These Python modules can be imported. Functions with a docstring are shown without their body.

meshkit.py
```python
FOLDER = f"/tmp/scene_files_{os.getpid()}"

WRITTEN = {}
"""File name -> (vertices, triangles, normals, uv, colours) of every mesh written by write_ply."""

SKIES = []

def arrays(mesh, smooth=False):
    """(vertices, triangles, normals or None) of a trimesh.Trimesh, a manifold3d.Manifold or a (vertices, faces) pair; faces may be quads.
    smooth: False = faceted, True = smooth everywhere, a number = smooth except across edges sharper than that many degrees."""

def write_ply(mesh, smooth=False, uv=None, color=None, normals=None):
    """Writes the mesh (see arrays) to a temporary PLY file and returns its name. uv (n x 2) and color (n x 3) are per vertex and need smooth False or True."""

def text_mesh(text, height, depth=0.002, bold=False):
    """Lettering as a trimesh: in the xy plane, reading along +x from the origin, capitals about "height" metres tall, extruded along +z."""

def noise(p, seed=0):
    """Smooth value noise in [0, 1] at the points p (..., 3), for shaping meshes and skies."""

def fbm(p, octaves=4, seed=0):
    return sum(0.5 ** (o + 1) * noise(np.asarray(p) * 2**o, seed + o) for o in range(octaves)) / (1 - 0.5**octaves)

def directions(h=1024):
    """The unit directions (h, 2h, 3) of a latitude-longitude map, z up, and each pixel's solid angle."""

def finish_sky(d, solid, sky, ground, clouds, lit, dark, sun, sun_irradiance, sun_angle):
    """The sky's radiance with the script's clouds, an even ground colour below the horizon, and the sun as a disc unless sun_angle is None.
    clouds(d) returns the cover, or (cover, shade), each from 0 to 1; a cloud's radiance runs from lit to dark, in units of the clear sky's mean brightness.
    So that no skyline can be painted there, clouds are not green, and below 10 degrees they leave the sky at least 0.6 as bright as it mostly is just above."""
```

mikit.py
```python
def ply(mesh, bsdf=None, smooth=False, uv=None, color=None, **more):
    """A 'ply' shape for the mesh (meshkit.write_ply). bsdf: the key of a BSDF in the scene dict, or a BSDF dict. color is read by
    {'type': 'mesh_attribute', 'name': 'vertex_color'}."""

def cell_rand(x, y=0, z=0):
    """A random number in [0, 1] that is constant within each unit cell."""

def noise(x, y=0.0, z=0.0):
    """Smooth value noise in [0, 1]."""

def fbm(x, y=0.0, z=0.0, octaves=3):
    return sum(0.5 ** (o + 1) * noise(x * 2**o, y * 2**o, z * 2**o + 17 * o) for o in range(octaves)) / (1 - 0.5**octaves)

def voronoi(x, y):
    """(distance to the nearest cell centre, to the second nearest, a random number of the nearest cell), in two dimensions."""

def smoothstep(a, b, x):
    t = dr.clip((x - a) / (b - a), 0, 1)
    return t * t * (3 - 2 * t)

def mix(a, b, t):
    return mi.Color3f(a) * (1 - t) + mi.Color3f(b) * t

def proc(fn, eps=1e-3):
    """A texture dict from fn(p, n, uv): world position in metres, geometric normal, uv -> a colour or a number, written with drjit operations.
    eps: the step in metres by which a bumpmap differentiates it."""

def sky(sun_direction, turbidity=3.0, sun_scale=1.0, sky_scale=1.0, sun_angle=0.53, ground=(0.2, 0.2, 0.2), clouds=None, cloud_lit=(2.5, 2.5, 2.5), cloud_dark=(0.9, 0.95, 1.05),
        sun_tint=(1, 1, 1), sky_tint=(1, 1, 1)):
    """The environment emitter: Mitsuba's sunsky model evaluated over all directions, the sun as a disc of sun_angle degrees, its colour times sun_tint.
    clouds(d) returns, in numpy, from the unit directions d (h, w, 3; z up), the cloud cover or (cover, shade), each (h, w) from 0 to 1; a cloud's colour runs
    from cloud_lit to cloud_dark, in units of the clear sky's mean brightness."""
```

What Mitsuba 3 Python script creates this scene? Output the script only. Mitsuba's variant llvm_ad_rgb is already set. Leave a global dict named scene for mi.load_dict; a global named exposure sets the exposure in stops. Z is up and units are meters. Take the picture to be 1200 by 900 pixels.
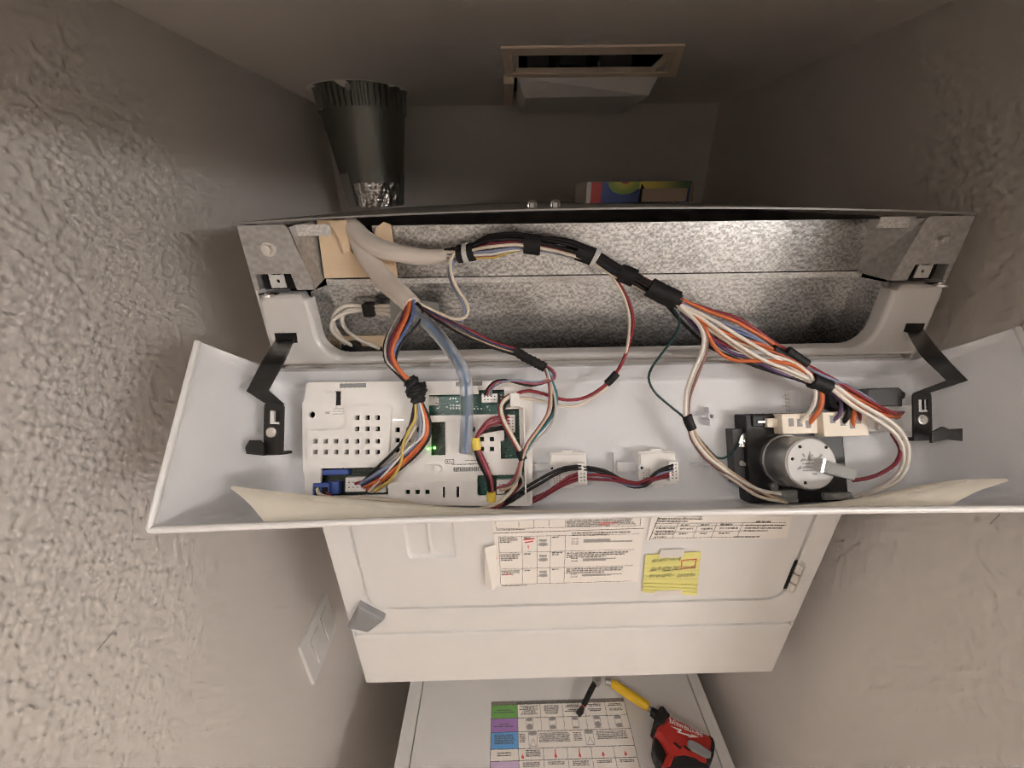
import math, random
import numpy as np
import trimesh, shapely
from shapely.geometry import Polygon, LineString, Point, box as sbox
from shapely.ops import unary_union
import drjit as dr
import mitsuba as mi
import mikit, meshkit
from mikit import proc, noise, fbm, voronoi, smoothstep, mix

T = mi.ScalarTransform4f
scene, labels = {}, {}

# ------------------------------------------------------------------ camera, light, exposure
CAM, FWD, UP = np.array([-0.0983, -0.3935, 1.886]), np.array([0.01283, 0.90534, -0.4245]), np.array([0.01874, 0.42424, 0.90535])
scene['camera'] = {'type': 'perspective', 'fov': 104.392, 'fov_axis': 'x', 'near_clip': 0.01, 'far_clip': 30.0,
                   'to_world': T().look_at(origin=CAM.tolist(), target=(CAM + FWD).tolist(), up=UP.tolist())}
exposure = 1.55
LAMP = (1.30, -1.50, 2.07)          # the hall light whose grazing light crosses the closet
LAMP_POWER = (32.0, 30.6, 29.5)
CEILING_LAMP = (-.45, -1.0)
CEILING_LAMP_POWER = (4.9, 4.75, 4.65)

# ------------------------------------------------------------------ helpers
_count = {}


def nk(base):
    n = _count.get(base, 0)
    _count[base] = n + 1
    return base if n == 0 else '%s_%03d' % (base, n)


def thing(name, label, cat, group=None):
    k = nk(name)
    labels[k] = {'label': label, 'category': cat}
    if group:
        labels[k]['group'] = group
    return k


def put(parent, part, mesh, bsdf, smooth=30, label=None, kind=None, **more):
    k = nk(parent + '__' + part)
    scene[k] = mikit.ply(mesh, bsdf, smooth=smooth, **more)
    if label or kind:
        labels[k] = {}
        if label:
            labels[k]['label'] = label
        if kind:
            labels[k]['kind'] = kind
    return k


def one(key, mesh, bsdf, smooth=30):
    scene[key] = mikit.ply(mesh, bsdf, smooth=smooth)
    return key


def struct(name, mesh, bsdf, label, smooth=False):
    scene[name] = mikit.ply(mesh, bsdf, smooth=smooth)
    labels[name] = {'label': label, 'kind': 'structure'}
    return name


def TM(v, f):
    return trimesh.Trimesh(np.asarray(v, float), np.asarray(f, int), process=False)


def cat(*ms):
    ms = [m for g in ms for m in (g if isinstance(g, (list, tuple)) else [g])]
    return trimesh.util.concatenate(ms)


def frame(o, x, y, z):
    m = np.eye(4)
    m[:3, 0], m[:3, 1], m[:3, 2], m[:3, 3] = x, y, z, o
    return m


def at(mesh, m):
    mesh = mesh.copy()
    mesh.apply_transform(m)
    return mesh


PHI = math.radians(46.0)
DN = np.array([0, -math.cos(PHI), -math.sin(PHI)])
NN = np.array([0, math.sin(PHI), -math.cos(PHI)])
PANEL = frame(np.array([-.008, -.073, 1.780]) + DN * .147 + NN * .07, (1, 0, 0), -DN, -NN)   # x, up the console, off its floor
FLOOR = frame((-0.0080, -0.0997, 1.6067), (1, 0, 0), (0, math.cos(math.pi / 3), math.sin(math.pi / 3)), (0, -math.sin(math.pi / 3), math.cos(math.pi / 3)))   # the console's floor: x, up, off it
FRONT = frame((0, 0, 0), (1, 0, 0), (0, 0, 1), (0, -1, 0))                                   # x, height, towards the room
LEFTW = frame((-.493, 0, 0), (0, 1, 0), (0, 0, 1), (1, 0, 0))


def pw(x, v, e):
    return PANEL[:3, :3] @ np.array([x, v, e]) + PANEL[:3, 3]


def fw(x, v, e):
    return FLOOR[:3, :3] @ np.array([x, v, e]) + FLOOR[:3, 3]


def prism(poly, e0, e1):
    if isinstance(poly, (list, tuple)):
        poly = Polygon(poly)
    poly = poly.buffer(0)
    gs = list(poly.geoms) if hasattr(poly, 'geoms') else [poly]
    out = []
    for g in gs:
        if g.area > 1e-9:
            m = trimesh.creation.extrude_polygon(g, e1 - e0, engine='earcut')
            m.apply_translation([0, 0, e0])
            out.append(m)
    return cat(out)


def rpoly(x0, y0, x1, y1, r, n=4):
    x0, x1 = min(x0, x1), max(x0, x1)
    y0, y1 = min(y0, y1), max(y0, y1)
    r = min(r, (x1 - x0) / 2 - 1e-5, (y1 - y0) / 2 - 1e-5)
    p = []
    for cx, cy, a in ((x1 - r, y1 - r, 0), (x0 + r, y1 - r, 90), (x0 + r, y0 + r, 180), (x1 - r, y0 + r, 270)):
        for k in range(n + 1):
            t = math.radians(a + 90 * k / n)
            p.append((cx + r * math.cos(t), cy + r * math.sin(t)))
    return p


def loft(rings, caps=True):
    """rings: list of (n,3) arrays, closed loops; capped with fans."""
    n = len(rings[0])
    v = np.vstack(rings)
    f = []
    for i in range(len(rings) - 1):
        for j in range(n):
            a, b = i * n + j, i * n + (j + 1) % n
            f += [(a, b, b + n), (a, b + n, a + n)]
    if caps:
        c0, c1 = len(v), len(v) + 1
        v = np.vstack([v, rings[0].mean(0), rings[-1].mean(0)])
        for j in range(n):
            f.append((c0, (j + 1) % n, j))
            m = (len(rings) - 1) * n
            f.append((c1, m + j, m + (j + 1) % n))
    return TM(v, f)


def rbox(a, b, e0, e1, r=.002, bev=.001, n=3):
    """rounded plate between corners a, b with a rounded top edge"""
    x0, x1 = min(a[0], b[0]), max(a[0], b[0])
    y0, y1 = min(a[1], b[1]), max(a[1], b[1])
    bev = min(bev, (e1 - e0) * .8, (x1 - x0) * .3, (y1 - y0) * .3)
    r = max(r, bev * 1.05)
    rings = []
    for ins, e in ((0, e0), (0, e1 - bev), (bev * .3, e1 - bev * .3), (bev, e1)):
        p = np.array(rpoly(x0 + ins, y0 + ins, x1 - ins, y1 - ins, max(r - ins, 1e-5), n))
        rings.append(np.c_[p, np.full(len(p), e)])
    return loft(rings)


def ploft(poly, e0, e1, bev):
    """any simple convex-ish outline with a chamfered top"""
    g = Polygon(poly)
    p = np.array(g.exterior.coords)[:-1]
    if not g.exterior.is_ccw:
        p = p[::-1]
    nx, pv = np.roll(p, -1, 0), np.roll(p, 1, 0)
    t1 = p - pv
    t2 = nx - p
    t1 /= np.linalg.norm(t1, axis=1, keepdims=True)
    t2 /= np.linalg.norm(t2, axis=1, keepdims=True)
    n1 = np.c_[-t1[:, 1], t1[:, 0]]
    n2 = np.c_[-t2[:, 1], t2[:, 0]]
    b = n1 + n2
    b /= np.maximum((b * n1).sum(1, keepdims=True), .35)
    rings = [np.c_[p + b * i, np.full(len(p), e)] for i, e in ((0, e0), (0, e1 - bev), (bev * .3, e1 - bev * .3), (bev, e1))]
    n = len(p)
    v = np.vstack(rings)
    f = []
    for i in range(3):
        for j in range(n):
            a, c = i * n + j, i * n + (j + 1) % n
            f += [(a, c, c + n), (a, c + n, a + n)]
    top = Polygon(rings[-1][:, :2])
    vt, ft = trimesh.creation.triangulate_polygon(top, engine='earcut')
    m = TM(np.c_[vt, np.full(len(vt), e1)], ft)
    if m.face_normals[:, 2].mean() < 0:
        m.invert()
    return cat(TM(v, f), m)


def disc(c, r, e0, e1, n=24, bev=0.0):
    a = np.arange(n) * 2 * np.pi / n
    rings = []
    for ins, e in (((0, e0), (0, e1)) if bev <= 0 else ((0, e0), (0, e1 - bev), (bev * .3, e1 - bev * .3), (bev, e1))):
        rings.append(np.c_[c[0] + (r - ins) * np.cos(a), c[1] + (r - ins) * np.sin(a), np.full(n, e)])
    return loft(rings)


def bx(x0, x1, y0, y1, z0, z1):
    m = trimesh.creation.box([x1 - x0, y1 - y0, z1 - z0])
    m.apply_translation([(x0 + x1) / 2, (y0 + y1) / 2, (z0 + z1) / 2])
    return m


def spline(pts, step=.004):
    p = np.asarray(pts, float)
    if len(p) == 2:
        n = max(2, int(np.linalg.norm(p[1] - p[0]) / step))
        return p[0] + (p[1] - p[0]) * np.linspace(0, 1, n + 1)[:, None]
    q = np.vstack([2 * p[0] - p[1], p, 2 * p[-1] - p[-2]])
    out = []
    for i in range(1, len(q) - 2):
        p0, p1, p2, p3 = q[i - 1:i + 3]
        d = [max(np.linalg.norm(b - a), 1e-6) ** .5 for a, b in ((p0, p1), (p1, p2), (p2, p3))]
        t0, t1, t2, t3 = 0, d[0], d[0] + d[1], sum(d)
        n = max(2, int(np.linalg.norm(p2 - p1) / step))
        for t in np.linspace(t1, t2, n, endpoint=False):
            a1 = (t1 - t) / (t1 - t0) * p0 + (t - t0) / (t1 - t0) * p1
            a2 = (t2 - t) / (t2 - t1) * p1 + (t - t1) / (t2 - t1) * p2
            a3 = (t3 - t) / (t3 - t2) * p2 + (t - t2) / (t3 - t2) * p3
            b1 = (t2 - t) / (t2 - t0) * a1 + (t - t0) / (t2 - t0) * a2
            b2 = (t3 - t) / (t3 - t1) * a2 + (t - t1) / (t3 - t1) * a3
            out.append((t2 - t) / (t2 - t1) * b1 + (t - t1) / (t2 - t1) * b2)
    return np.array(out + [p[-1]])


def frames(c):
    t = np.gradient(c, axis=0)
    t /= np.linalg.norm(t, axis=1, keepdims=True) + 1e-12
    a = np.cross(t[0], [0.3, .9, .2])
    a /= np.linalg.norm(a)
    A = [a]
    for k in range(1, len(c)):
        a = A[-1] - t[k] * (A[-1] @ t[k])
        A.append(a / np.linalg.norm(a))
    A = np.array(A)
    return t, A, np.cross(t, A)


def sweep(c, r, n=8, flat=1.0):
    c = np.asarray(c, float)
    t, a, b = frames(c)
    r = np.broadcast_to(r, (len(c),))
    g = np.arange(n) * 2 * np.pi / n
    rings = [c[k] + r[k] * (np.cos(g)[:, None] * a[k] + flat * np.sin(g)[:, None] * b[k]) for k in range(len(c))]
    return loft(rings)


def wire(pts, r=.0014, n=7, step=.004):
    return sweep(spline(np.asarray(pts, float) / 10000.0, step), r, n)


def mm(pts):
    return np.asarray(pts, float) / 10000.0


def piece(c, a, b):
    """the part of polyline c between fractions a and b of its length"""
    s = np.r_[0, np.cumsum(np.linalg.norm(np.diff(c, axis=0), axis=1))]
    t = np.linspace(a * s[-1], b * s[-1], 12)
    return np.c_[[np.interp(t, s, c[:, k]) for k in range(3)]].T


def hexhead(c, r, e0, e1, washer=True):
    m = [disc(c, r, e0, e1, 6, bev=r * .15)]
    if washer:
        m.append(disc(c, r * 1.45, e0 - .0002, e0 + (e1 - e0) * .3, 20, bev=.0003))
    return cat(m)


def words(x0, x1, y, h, seed, fill=.95, wmin=1.2, wmax=4.5):
    """a line of print too small to read: one little bar per word"""
    rnd = random.Random(seed)
    out, x = [], x0
    while x < x0 + (x1 - x0) * fill:
        w = min(h * rnd.uniform(wmin, wmax), x1 - x)
        out.append(sbox(x, y, x + w, y + h * rnd.uniform(.75, 1.0)))
        x += w + h * .55
    return out


def flat(shapes, e0, e1):
    return prism(unary_union(shapes), e0, e1)


def seg(a, b, w):
    return LineString([a, b]).buffer(w / 2, cap_style=2)


def warp_quad(quad):
    """maps unit square (u right, v up) to a quad given as bottom-left, bottom-right, top-right, top-left"""
    q = [np.array(p, float) for p in quad]

    def f(u, v):
        return (1 - u) * (1 - v) * q[0] + u * (1 - v) * q[1] + u * v * q[2] + (1 - u) * v * q[3]
    return f


# ------------------------------------------------------------------ materials
def mat(key, color, rough=.5, metal=0.0, spec=.5, **more):
    c = {'type': 'rgb', 'value': list(color)} if isinstance(color, (tuple, list)) else color
    scene[key] = {'type': 'twosided', 'bsdf': {'type': 'principled', 'base_color': c, 'roughness': rough, 'metallic': metal, 'specular': spec, **more}}


def wall_bump(p, n, uv):
    a = noise(p.x * 185, p.y * 185, p.z * 185)
    b = noise(p.x * 380 + 7, p.y * 380, p.z * 380)
    return smoothstep(.35, .8, a) * .7 + b * .3


def wall_color(p, n, uv):
    return mix((.595, .562, .535), (.625, .592, .565), fbm(p.x * 6, p.y * 6, p.z * 6))


scene['m_wall'] = {'type': 'twosided', 'bsdf': {'type': 'bumpmap', 'scale': .0025, 'arbitrary': proc(wall_bump, .0005),
                   'bsdf': {'type': 'principled', 'base_color': proc(wall_color), 'roughness': .6, 'specular': .3}}}


def galv_color(p, n, uv):
    g = noise(p.x * 420, p.y * 420, p.z * 420)
    h = noise(p.x * 900 + 3, p.y * 900, p.z * 900)
    k = fbm(p.x * 11, p.y * 11, p.z * 11)
    return mix((.24, .24, .238), (.74, .74, .735), smoothstep(.2, .82, .42 * g + .28 * h + .30 * k))


def galv_rough(p, n, uv):
    return .13 + .20 * noise(p.x * 420 + 9, p.y * 500, p.z * 500)


scene['m_galv'] = {'type': 'twosided', 'bsdf': {'type': 'principled', 'base_color': proc(galv_color), 'roughness': proc(galv_rough), 'metallic': 1.0, 'specular': .5}}
mat('m_galv_soft', proc(lambda p, n, uv: mix((.36, .35, .34), (.52, .51, .50), noise(p.x * 300, p.y * 300, p.z * 300))), .45, .45)
mat('m_galv_bright', proc(lambda p, n, uv: mix((.45, .44, .42), (.85, .84, .82), noise(p.x * 600, p.y * 600, p.z * 600))), .4, .3)
mat('m_galv_plain', (.42, .41, .40), .38, .8)
mat('m_bright_metal', (.78, .77, .75), .2, 1.0)
mat('m_end_plate', (.52, .51, .50), .55, .2)
mat('m_dull_metal', (.45, .44, .42), .45, .9)
mat('m_top', (.27, .262, .25), .42, .2)
mat('m_enamel', (.715, .705, .695), .22, 0, .5, clearcoat=.5, clearcoat_gloss=.9)
mat('m_plastic', (.665, .67, .69), .38)
mat('m_board_cover', (.80, .78, .75), .42)
mat('m_cream_plastic', (.82, .74, .62), .45)
mat('m_grommet', (.80, .62, .43), .55)
mat('m_flap', (.74, .70, .60), .5)
mat('m_black', (.012, .012, .012), .35, 0, .3)
mat('m_black_matte', (.016, .015, .015), .7, 0, .3)
mat('m_strap', (.018, .017, .016), .3, 0, .3)
mat('m_void', (.006, .006, .006), .8)
mat('m_dark_grey', (.06, .06, .062), .4)
mat('m_grey', (.23, .235, .24), .5)
mat('m_tape', (.012, .012, .013), .55, 0, .3)
mat('m_tie', (.62, .63, .62), .4)
mat('m_sleeve', (.70, .64, .585), .6)
mat('m_duct', (.20, .205, .185), .40, .7)
mat('m_drywall', (.72, .69, .65), .8)
mat('m_fan_trim', (.86, .73, .60), .5)
mat('m_fan_lens', (.74, .72, .71), .4)
mat('m_paper', (.80, .76, .71), .6)
mat('m_ink', (.10, .098, .095), .6)
mat('m_ink_grey', (.30, .29, .28), .6)
mat('m_ink_red', (.55, .06, .07), .6)
mat('m_note', (.70, .655, .235), .6)
mat('m_note_line', (.56, .53, .19), .6)
mat('m_pen', (.10, .11, .06), .6)
mat('m_tapeclear', (.70, .665, .63), .3)
mat('m_yellow', (.78, .48, .02), .4)
mat('m_yellow_tape', (.80, .62, .10), .5)
mat('m_red_tool', (.38, .026, .02), .35)
mat('m_blue_plastic', (.05, .10, .36), .35)
mat('m_green_label', (.16, .36, .10), .5)
mat('m_purple_label', (.36, .20, .48), .5)
mat('m_blue_label', (.12, .34, .66), .5)
mat('m_lilac_label', (.56, .45, .62), .5)
mat('m_header_label', (.20, .18, .17), .5)
mat('m_gold', (.65, .5, .25), .3, .9)
WIRES = {'white': (.78, .73, .66), 'orange': (.62, .15, .045), 'red': (.24, .022, .032), 'pink': (.34, .085, .11), 'black': (.014, .013, .014), 'blue': (.10, .14, .30),
         'navy': (.03, .04, .10), 'purple': (.09, .05, .13), 'brown': (.22, .11, .09), 'grey': (.45, .43, .40), 'teal': (.02, .14, .18), 'yellow': (.60, .42, .10),
         'tan': (.55, .40, .28), 'green': (.012, .045, .045), 'cream': (.74, .66, .54), 'maroon': (.22, .03, .05), 'slate': (.22, .25, .36), 'rust': (.42, .10, .04)}
for _k, _c in WIRES.items():
    mat('w_' + _k, _c, .38, 0, .3 if max(_c) < .1 else .5)


def pcb_color(p, n, uv):
    a = noise(p.x * 1400, p.y * 1400, p.z * 1400)
    return mix((.012, .07, .055), (.03, .13, .10), smoothstep(.45, .6, a))


mat('m_pcb', proc(pcb_color), .3)


def pcb_dark(p, n, uv):
    a = noise(p.x * 1100, p.y * 1100, p.z * 1100)
    return mix((.006, .012, .006), (.05, .07, .03), smoothstep(.6, .75, a))


mat('m_pcb_dark', proc(pcb_dark), .35)


def foil_bump(p, n, uv):
    a = noise(p.x * 60, p.y * 60, p.z * 45)
    return dr.abs(a - .5) + .4 * dr.abs(noise(p.x * 150, p.y * 150, p.z * 120) - .5)


scene['m_foil'] = {'type': 'twosided', 'bsdf': {'type': 'bumpmap', 'scale': .012, 'arbitrary': proc(foil_bump, .0015),
                   'bsdf': {'type': 'principled', 'base_color': {'type': 'rgb', 'value': [.74, .72, .69]}, 'roughness': .22, 'metallic': 1.0}}}
scene['m_tube'] = {'type': 'principled', 'base_color': {'type': 'rgb', 'value': [.86, .90, .97]}, 'roughness': .22, 'spec_trans': .88, 'eta': 1.25}
scene['m_clear'] = {'type': 'principledthin', 'base_color': {'type': 'rgb', 'value': [.62, .63, .60]}, 'roughness': .35, 'spec_trans': .55, 'diff_trans': .6, 'eta': 1.4}


def box_print(p, n, uv):
    """cut-out print of the detergent carton: white and red bars, blue field, yellow-green disc"""
    u = (p.x - .033) / .165
    w = (p.z - 1.8767) / .030
    red = mix((.62, .58, .54), (.42, .03, .03), smoothstep(.03, .05, u))
    c = mix(red, (.015, .05, .22), smoothstep(.135, .15, u))
    d = dr.sqrt(dr.square((u - .36) * 3.4) + dr.square((w - 1.05) * .85))
    disc_ = 1 - smoothstep(.52, .58, d)
    c = mix(c, mix((.50, .45, .03), (.20, .30, .03), smoothstep(.1, .5, d)), disc_)
    c = mix(c, (.45, .05, .03), 1 - smoothstep(.12, .16, d))
    top = smoothstep(.62, .66, w) * smoothstep(.49, .51, u)
    c = mix(c, mix((.55, .45, .03), (.05, .12, .05), smoothstep(.6, .95, u)), top)
    return c


mat('m_carton_print', proc(box_print), .4)
mat('m_carton', (.42, .32, .25), .7)
mat('m_floor_tile', (.50, .44, .38), .4)
mat('m_ceiling', (.78, .75, .71), .7)
mat('m_blue_core', (.06, .22, .48), .4)
mat('m_hall', (.76, .735, .71), .7)


# ------------------------------------------------------------------ the setting: closet and the hall in front of it
XL, XR, YB, ZC = -.493, .387, .666, 2.072
struct('wall_left', bx(XL - .10, XL, -.335, YB + .1, 0, 2.44), 'm_wall', 'greige textured closet side wall carrying the light switch')
struct('wall_right', bx(XR, XR + .06, -.235, YB + .1, 0, 2.44), 'm_wall', 'greige textured closet side wall beside the hinge side of the dryer')
struct('wall_back', bx(XL, XR, YB, YB + .1, 0, 2.44), 'm_wall', 'shadowed plain wall behind the dryer')
_hole = Point(-.367, .535).buffer(.088, 24)
_rnd = random.Random(5)
_hole = Polygon([(-.367 + (.087 + _rnd.uniform(-.002, .004)) * math.cos(a), .535 + (.087 + _rnd.uniform(-.002, .004)) * math.sin(a)) for a in np.linspace(0, 2 * math.pi, 40, endpoint=False)])
_fanhole = sbox(-.075, .325, .155, .60)
struct('ceiling', cat(prism(sbox(XL, -.235, XR, YB).difference(_hole).difference(_fanhole), ZC, ZC + .012), bx(XL, XR, -.235, YB, ZC + .16, ZC + .18)), 'm_wall', 'low closet ceiling pierced by the exhaust duct')
struct('floor', bx(-1.6, 2.0, -3.0, YB + .1, -.05, 0), 'm_floor_tile', 'floor of closet and hall')
struct('wall_header', bx(-1.6, 2.0, -.335, -.235, 1.972, 2.44), 'm_hall', 'wall above the closet opening')
struct('wall_front_left', bx(-1.6, XL - .10, -.335, -.235, 0, 1.972), 'm_hall', 'wall left of the closet opening')
struct('wall_alcove', bx(XR + .06, 2.0, .3, .4, 0, 2.44), 'm_hall', 'wall beyond the right closet side')
struct('wall_hall_rear', bx(-1.6, 2.0, -3.1, -3.0, 0, 2.44), 'm_hall', 'hall wall facing the closet')
struct('wall_hall_left', bx(-1.7, -1.6, -3.1, YB + .1, 0, 2.44), 'm_hall', 'hall side wall')
struct('wall_hall_right', bx(2.0, 2.1, -3.1, YB + .1, 0, 2.44), 'm_hall', 'hall side wall with the lamp')
struct('ceiling_hall', bx(-1.7, 2.1, -3.1, -.235, 2.44, 2.5), 'm_ceiling', 'ceiling of the hall')

t = thing('hall_lamp', 'bar lamp with three round frosted globes in the hall outside the closet', 'lamp')
for _i in (-1, 0, 1):
    k = nk(t + '__globe')
    _g = trimesh.creation.icosphere(subdivisions=3, radius=.062)
    _c = np.array(LAMP) + np.array([.665, .748, 0]) * .19 * _i
    _g.apply_translation(_c)
    scene[k] = mikit.ply(_g, 'm_plastic', smooth=True)
    scene[k]['emitter'] = {'type': 'area', 'radiance': {'type': 'rgb', 'value': list(LAMP_POWER)}}
    put(t, 'stem', bx(_c[0] - .006, _c[0] + .006, _c[1] - .006, _c[1] + .006, _c[2] + .06, 2.4255), 'm_dull_metal')
put(t, 'bar', at(bx(-.28, .28, -.03, .03, 0, .015), frame((LAMP[0], LAMP[1], 2.425), (.665, .748, 0), (-.748, .665, 0), (0, 0, 1))), 'm_dull_metal')
t = thing('ceiling_lamp', 'flat round lamp on the hall ceiling', 'lamp')
k = nk(t + '__diffuser')
scene[k] = mikit.ply(at(disc((0, 0), .16, 0, .03, 32), frame((*CEILING_LAMP, 2.41), (1, 0, 0), (0, 1, 0), (0, 0, 1))), 'm_plastic', smooth=30)
scene[k]['emitter'] = {'type': 'area', 'radiance': {'type': 'rgb', 'value': list(CEILING_LAMP_POWER)}}

# ------------------------------------------------------------------ light switch plate on the left wall
t = thing('switch_plate', 'white double rocker switch plate low on the left wall beside the dryer', 'light switch')
_a, _b = (0.0742,1.1318), (0.191,1.0368)
put(t, 'plate', at(rbox((.070, 1.022), (.188, 1.138), 0, .006, .004, .003), LEFTW), 'm_enamel')
for _p, _q in (((0.0979,1.0979), (0.127,1.097)), ((0.1437,1.1013), (0.1705,1.1028))):
    y0, y1 = min(_p[0], _q[0]), max(_p[0], _q[0])
    rk = put(t, 'rocker', at(TM(*[np.array(z) for z in ([(y0, 1.046, .005), (y1, 1.046, .005), (y1, 1.114, .005), (y0, 1.114, .005), (y0, 1.046, .011), (y1, 1.046, .011), (y1, 1.114, .0065), (y0, 1.114, .0065)],
             [(0, 2, 1), (0, 3, 2), (4, 5, 6), (4, 6, 7), (0, 1, 5), (0, 5, 4), (1, 2, 6), (1, 6, 5), (2, 3, 7), (2, 7, 6), (3, 0, 4), (3, 4, 7)])]), LEFTW), 'm_enamel', smooth=False)
    put(t, 'rocker_gap', at(prism(sbox(y0 - .0012, 1.0448, y1 + .0012, 1.1152).difference(sbox(y0, 1.046, y1, 1.114)), .0055, .0063), LEFTW), 'm_grey', smooth=False)

for _nm, _p, _q, _m in (('wall_left', (-0.1326,1.5016), (-0.1515,1.5003), LEFTW), ('wall_right', (-0.1018,1.5966), (-0.0998,1.5823), frame((.387, 0, 0), (0, -1, 0), (0, 0, 1), (-1, 0, 0)))):
    if _nm == 'wall_right':
        _p, _q = (-_p[0], _p[1]), (-_q[0], _q[1])
    put(_nm, 'scratch', at(prism(LineString([_p, _q]).buffer(.0006), .0001, .0003), _m), 'm_ink_grey', smooth=False, label='short dark scratch')

# ------------------------------------------------------------------ exhaust duct: tapering sheet metal with a crimped collar
t = thing('exhaust_duct', 'tapered dark sheet metal exhaust duct rising from dryer top into ceiling', 'duct')
DC = np.array([-.367, .535])


def cone(z0, r0, z1, r1, n=96, crimp=0.0, steps=2, th=.0008, a0=0.0, a1=2 * math.pi, wob=0.0, seed=1):
    closed = a1 - a0 > 6.28
    a = np.linspace(a0, a1, n, endpoint=not closed)
    v = []
    for s in range(steps + 1):
        q = s / steps
        r = r0 + (r1 - r0) * q + crimp * np.sign(np.sin(a * 44)) * .5
        z = z0 + (z1 - z0) * q + 0 * a
        if wob:
            p = np.c_[np.cos(a) * 9, np.sin(a) * 9, z * 110]
            r = r + wob * (meshkit.noise(p, seed) - .5)
            if s in (0, steps):
                z = z + .006 * (meshkit.noise(p * 1.7, seed + 3) - .5)
        v.append(np.c_[DC[0] + r * np.cos(a), DC[1] + r * np.sin(a), z])
    v = np.vstack(v)
    f = []
    m = n if closed else n - 1
    for s in range(steps):
        for j in range(m):
            p, q = s * n + j, s * n + (j + 1) % n
            f += [(p, q, q + n), (p, q + n, p + n)]
    return TM(v, f)


put(t, 'cone', cone(1.874, .054, 2.035, .078, steps=6), 'm_duct', smooth=40)
put(t, 'crimped_collar', cone(2.035, .0785, 2.11, .086, n=352, crimp=.005, steps=3), 'm_duct', smooth=20, label='fluted crimped collar at the ceiling')
put(t, 'seam_bead', cone(2.032, .0785, 2.038, .0795, steps=1), 'm_duct')
_sa = math.radians(-87)
_sp = np.array([DC[0] + .0845 * math.cos(_sa), DC[1] + .0845 * math.sin(_sa), 2.063])
put(t, 'screw', at(cat(disc((0, 0), .0055, 0, .002, 16, .0005), disc((0, 0), .003, .002, .004, 6)), frame(_sp, (1, 0, 0), (0, 0, 1), (0, -1, 0))), 'm_dull_metal')
put(t, 'foil_tape', cone(1.873, .0555, 1.915, .0615, n=80, steps=10, a0=math.radians(-112), a1=math.radians(-20), wob=.003), 'm_foil', smooth=50, label='crinkled bright foil tape round the foot')
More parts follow.
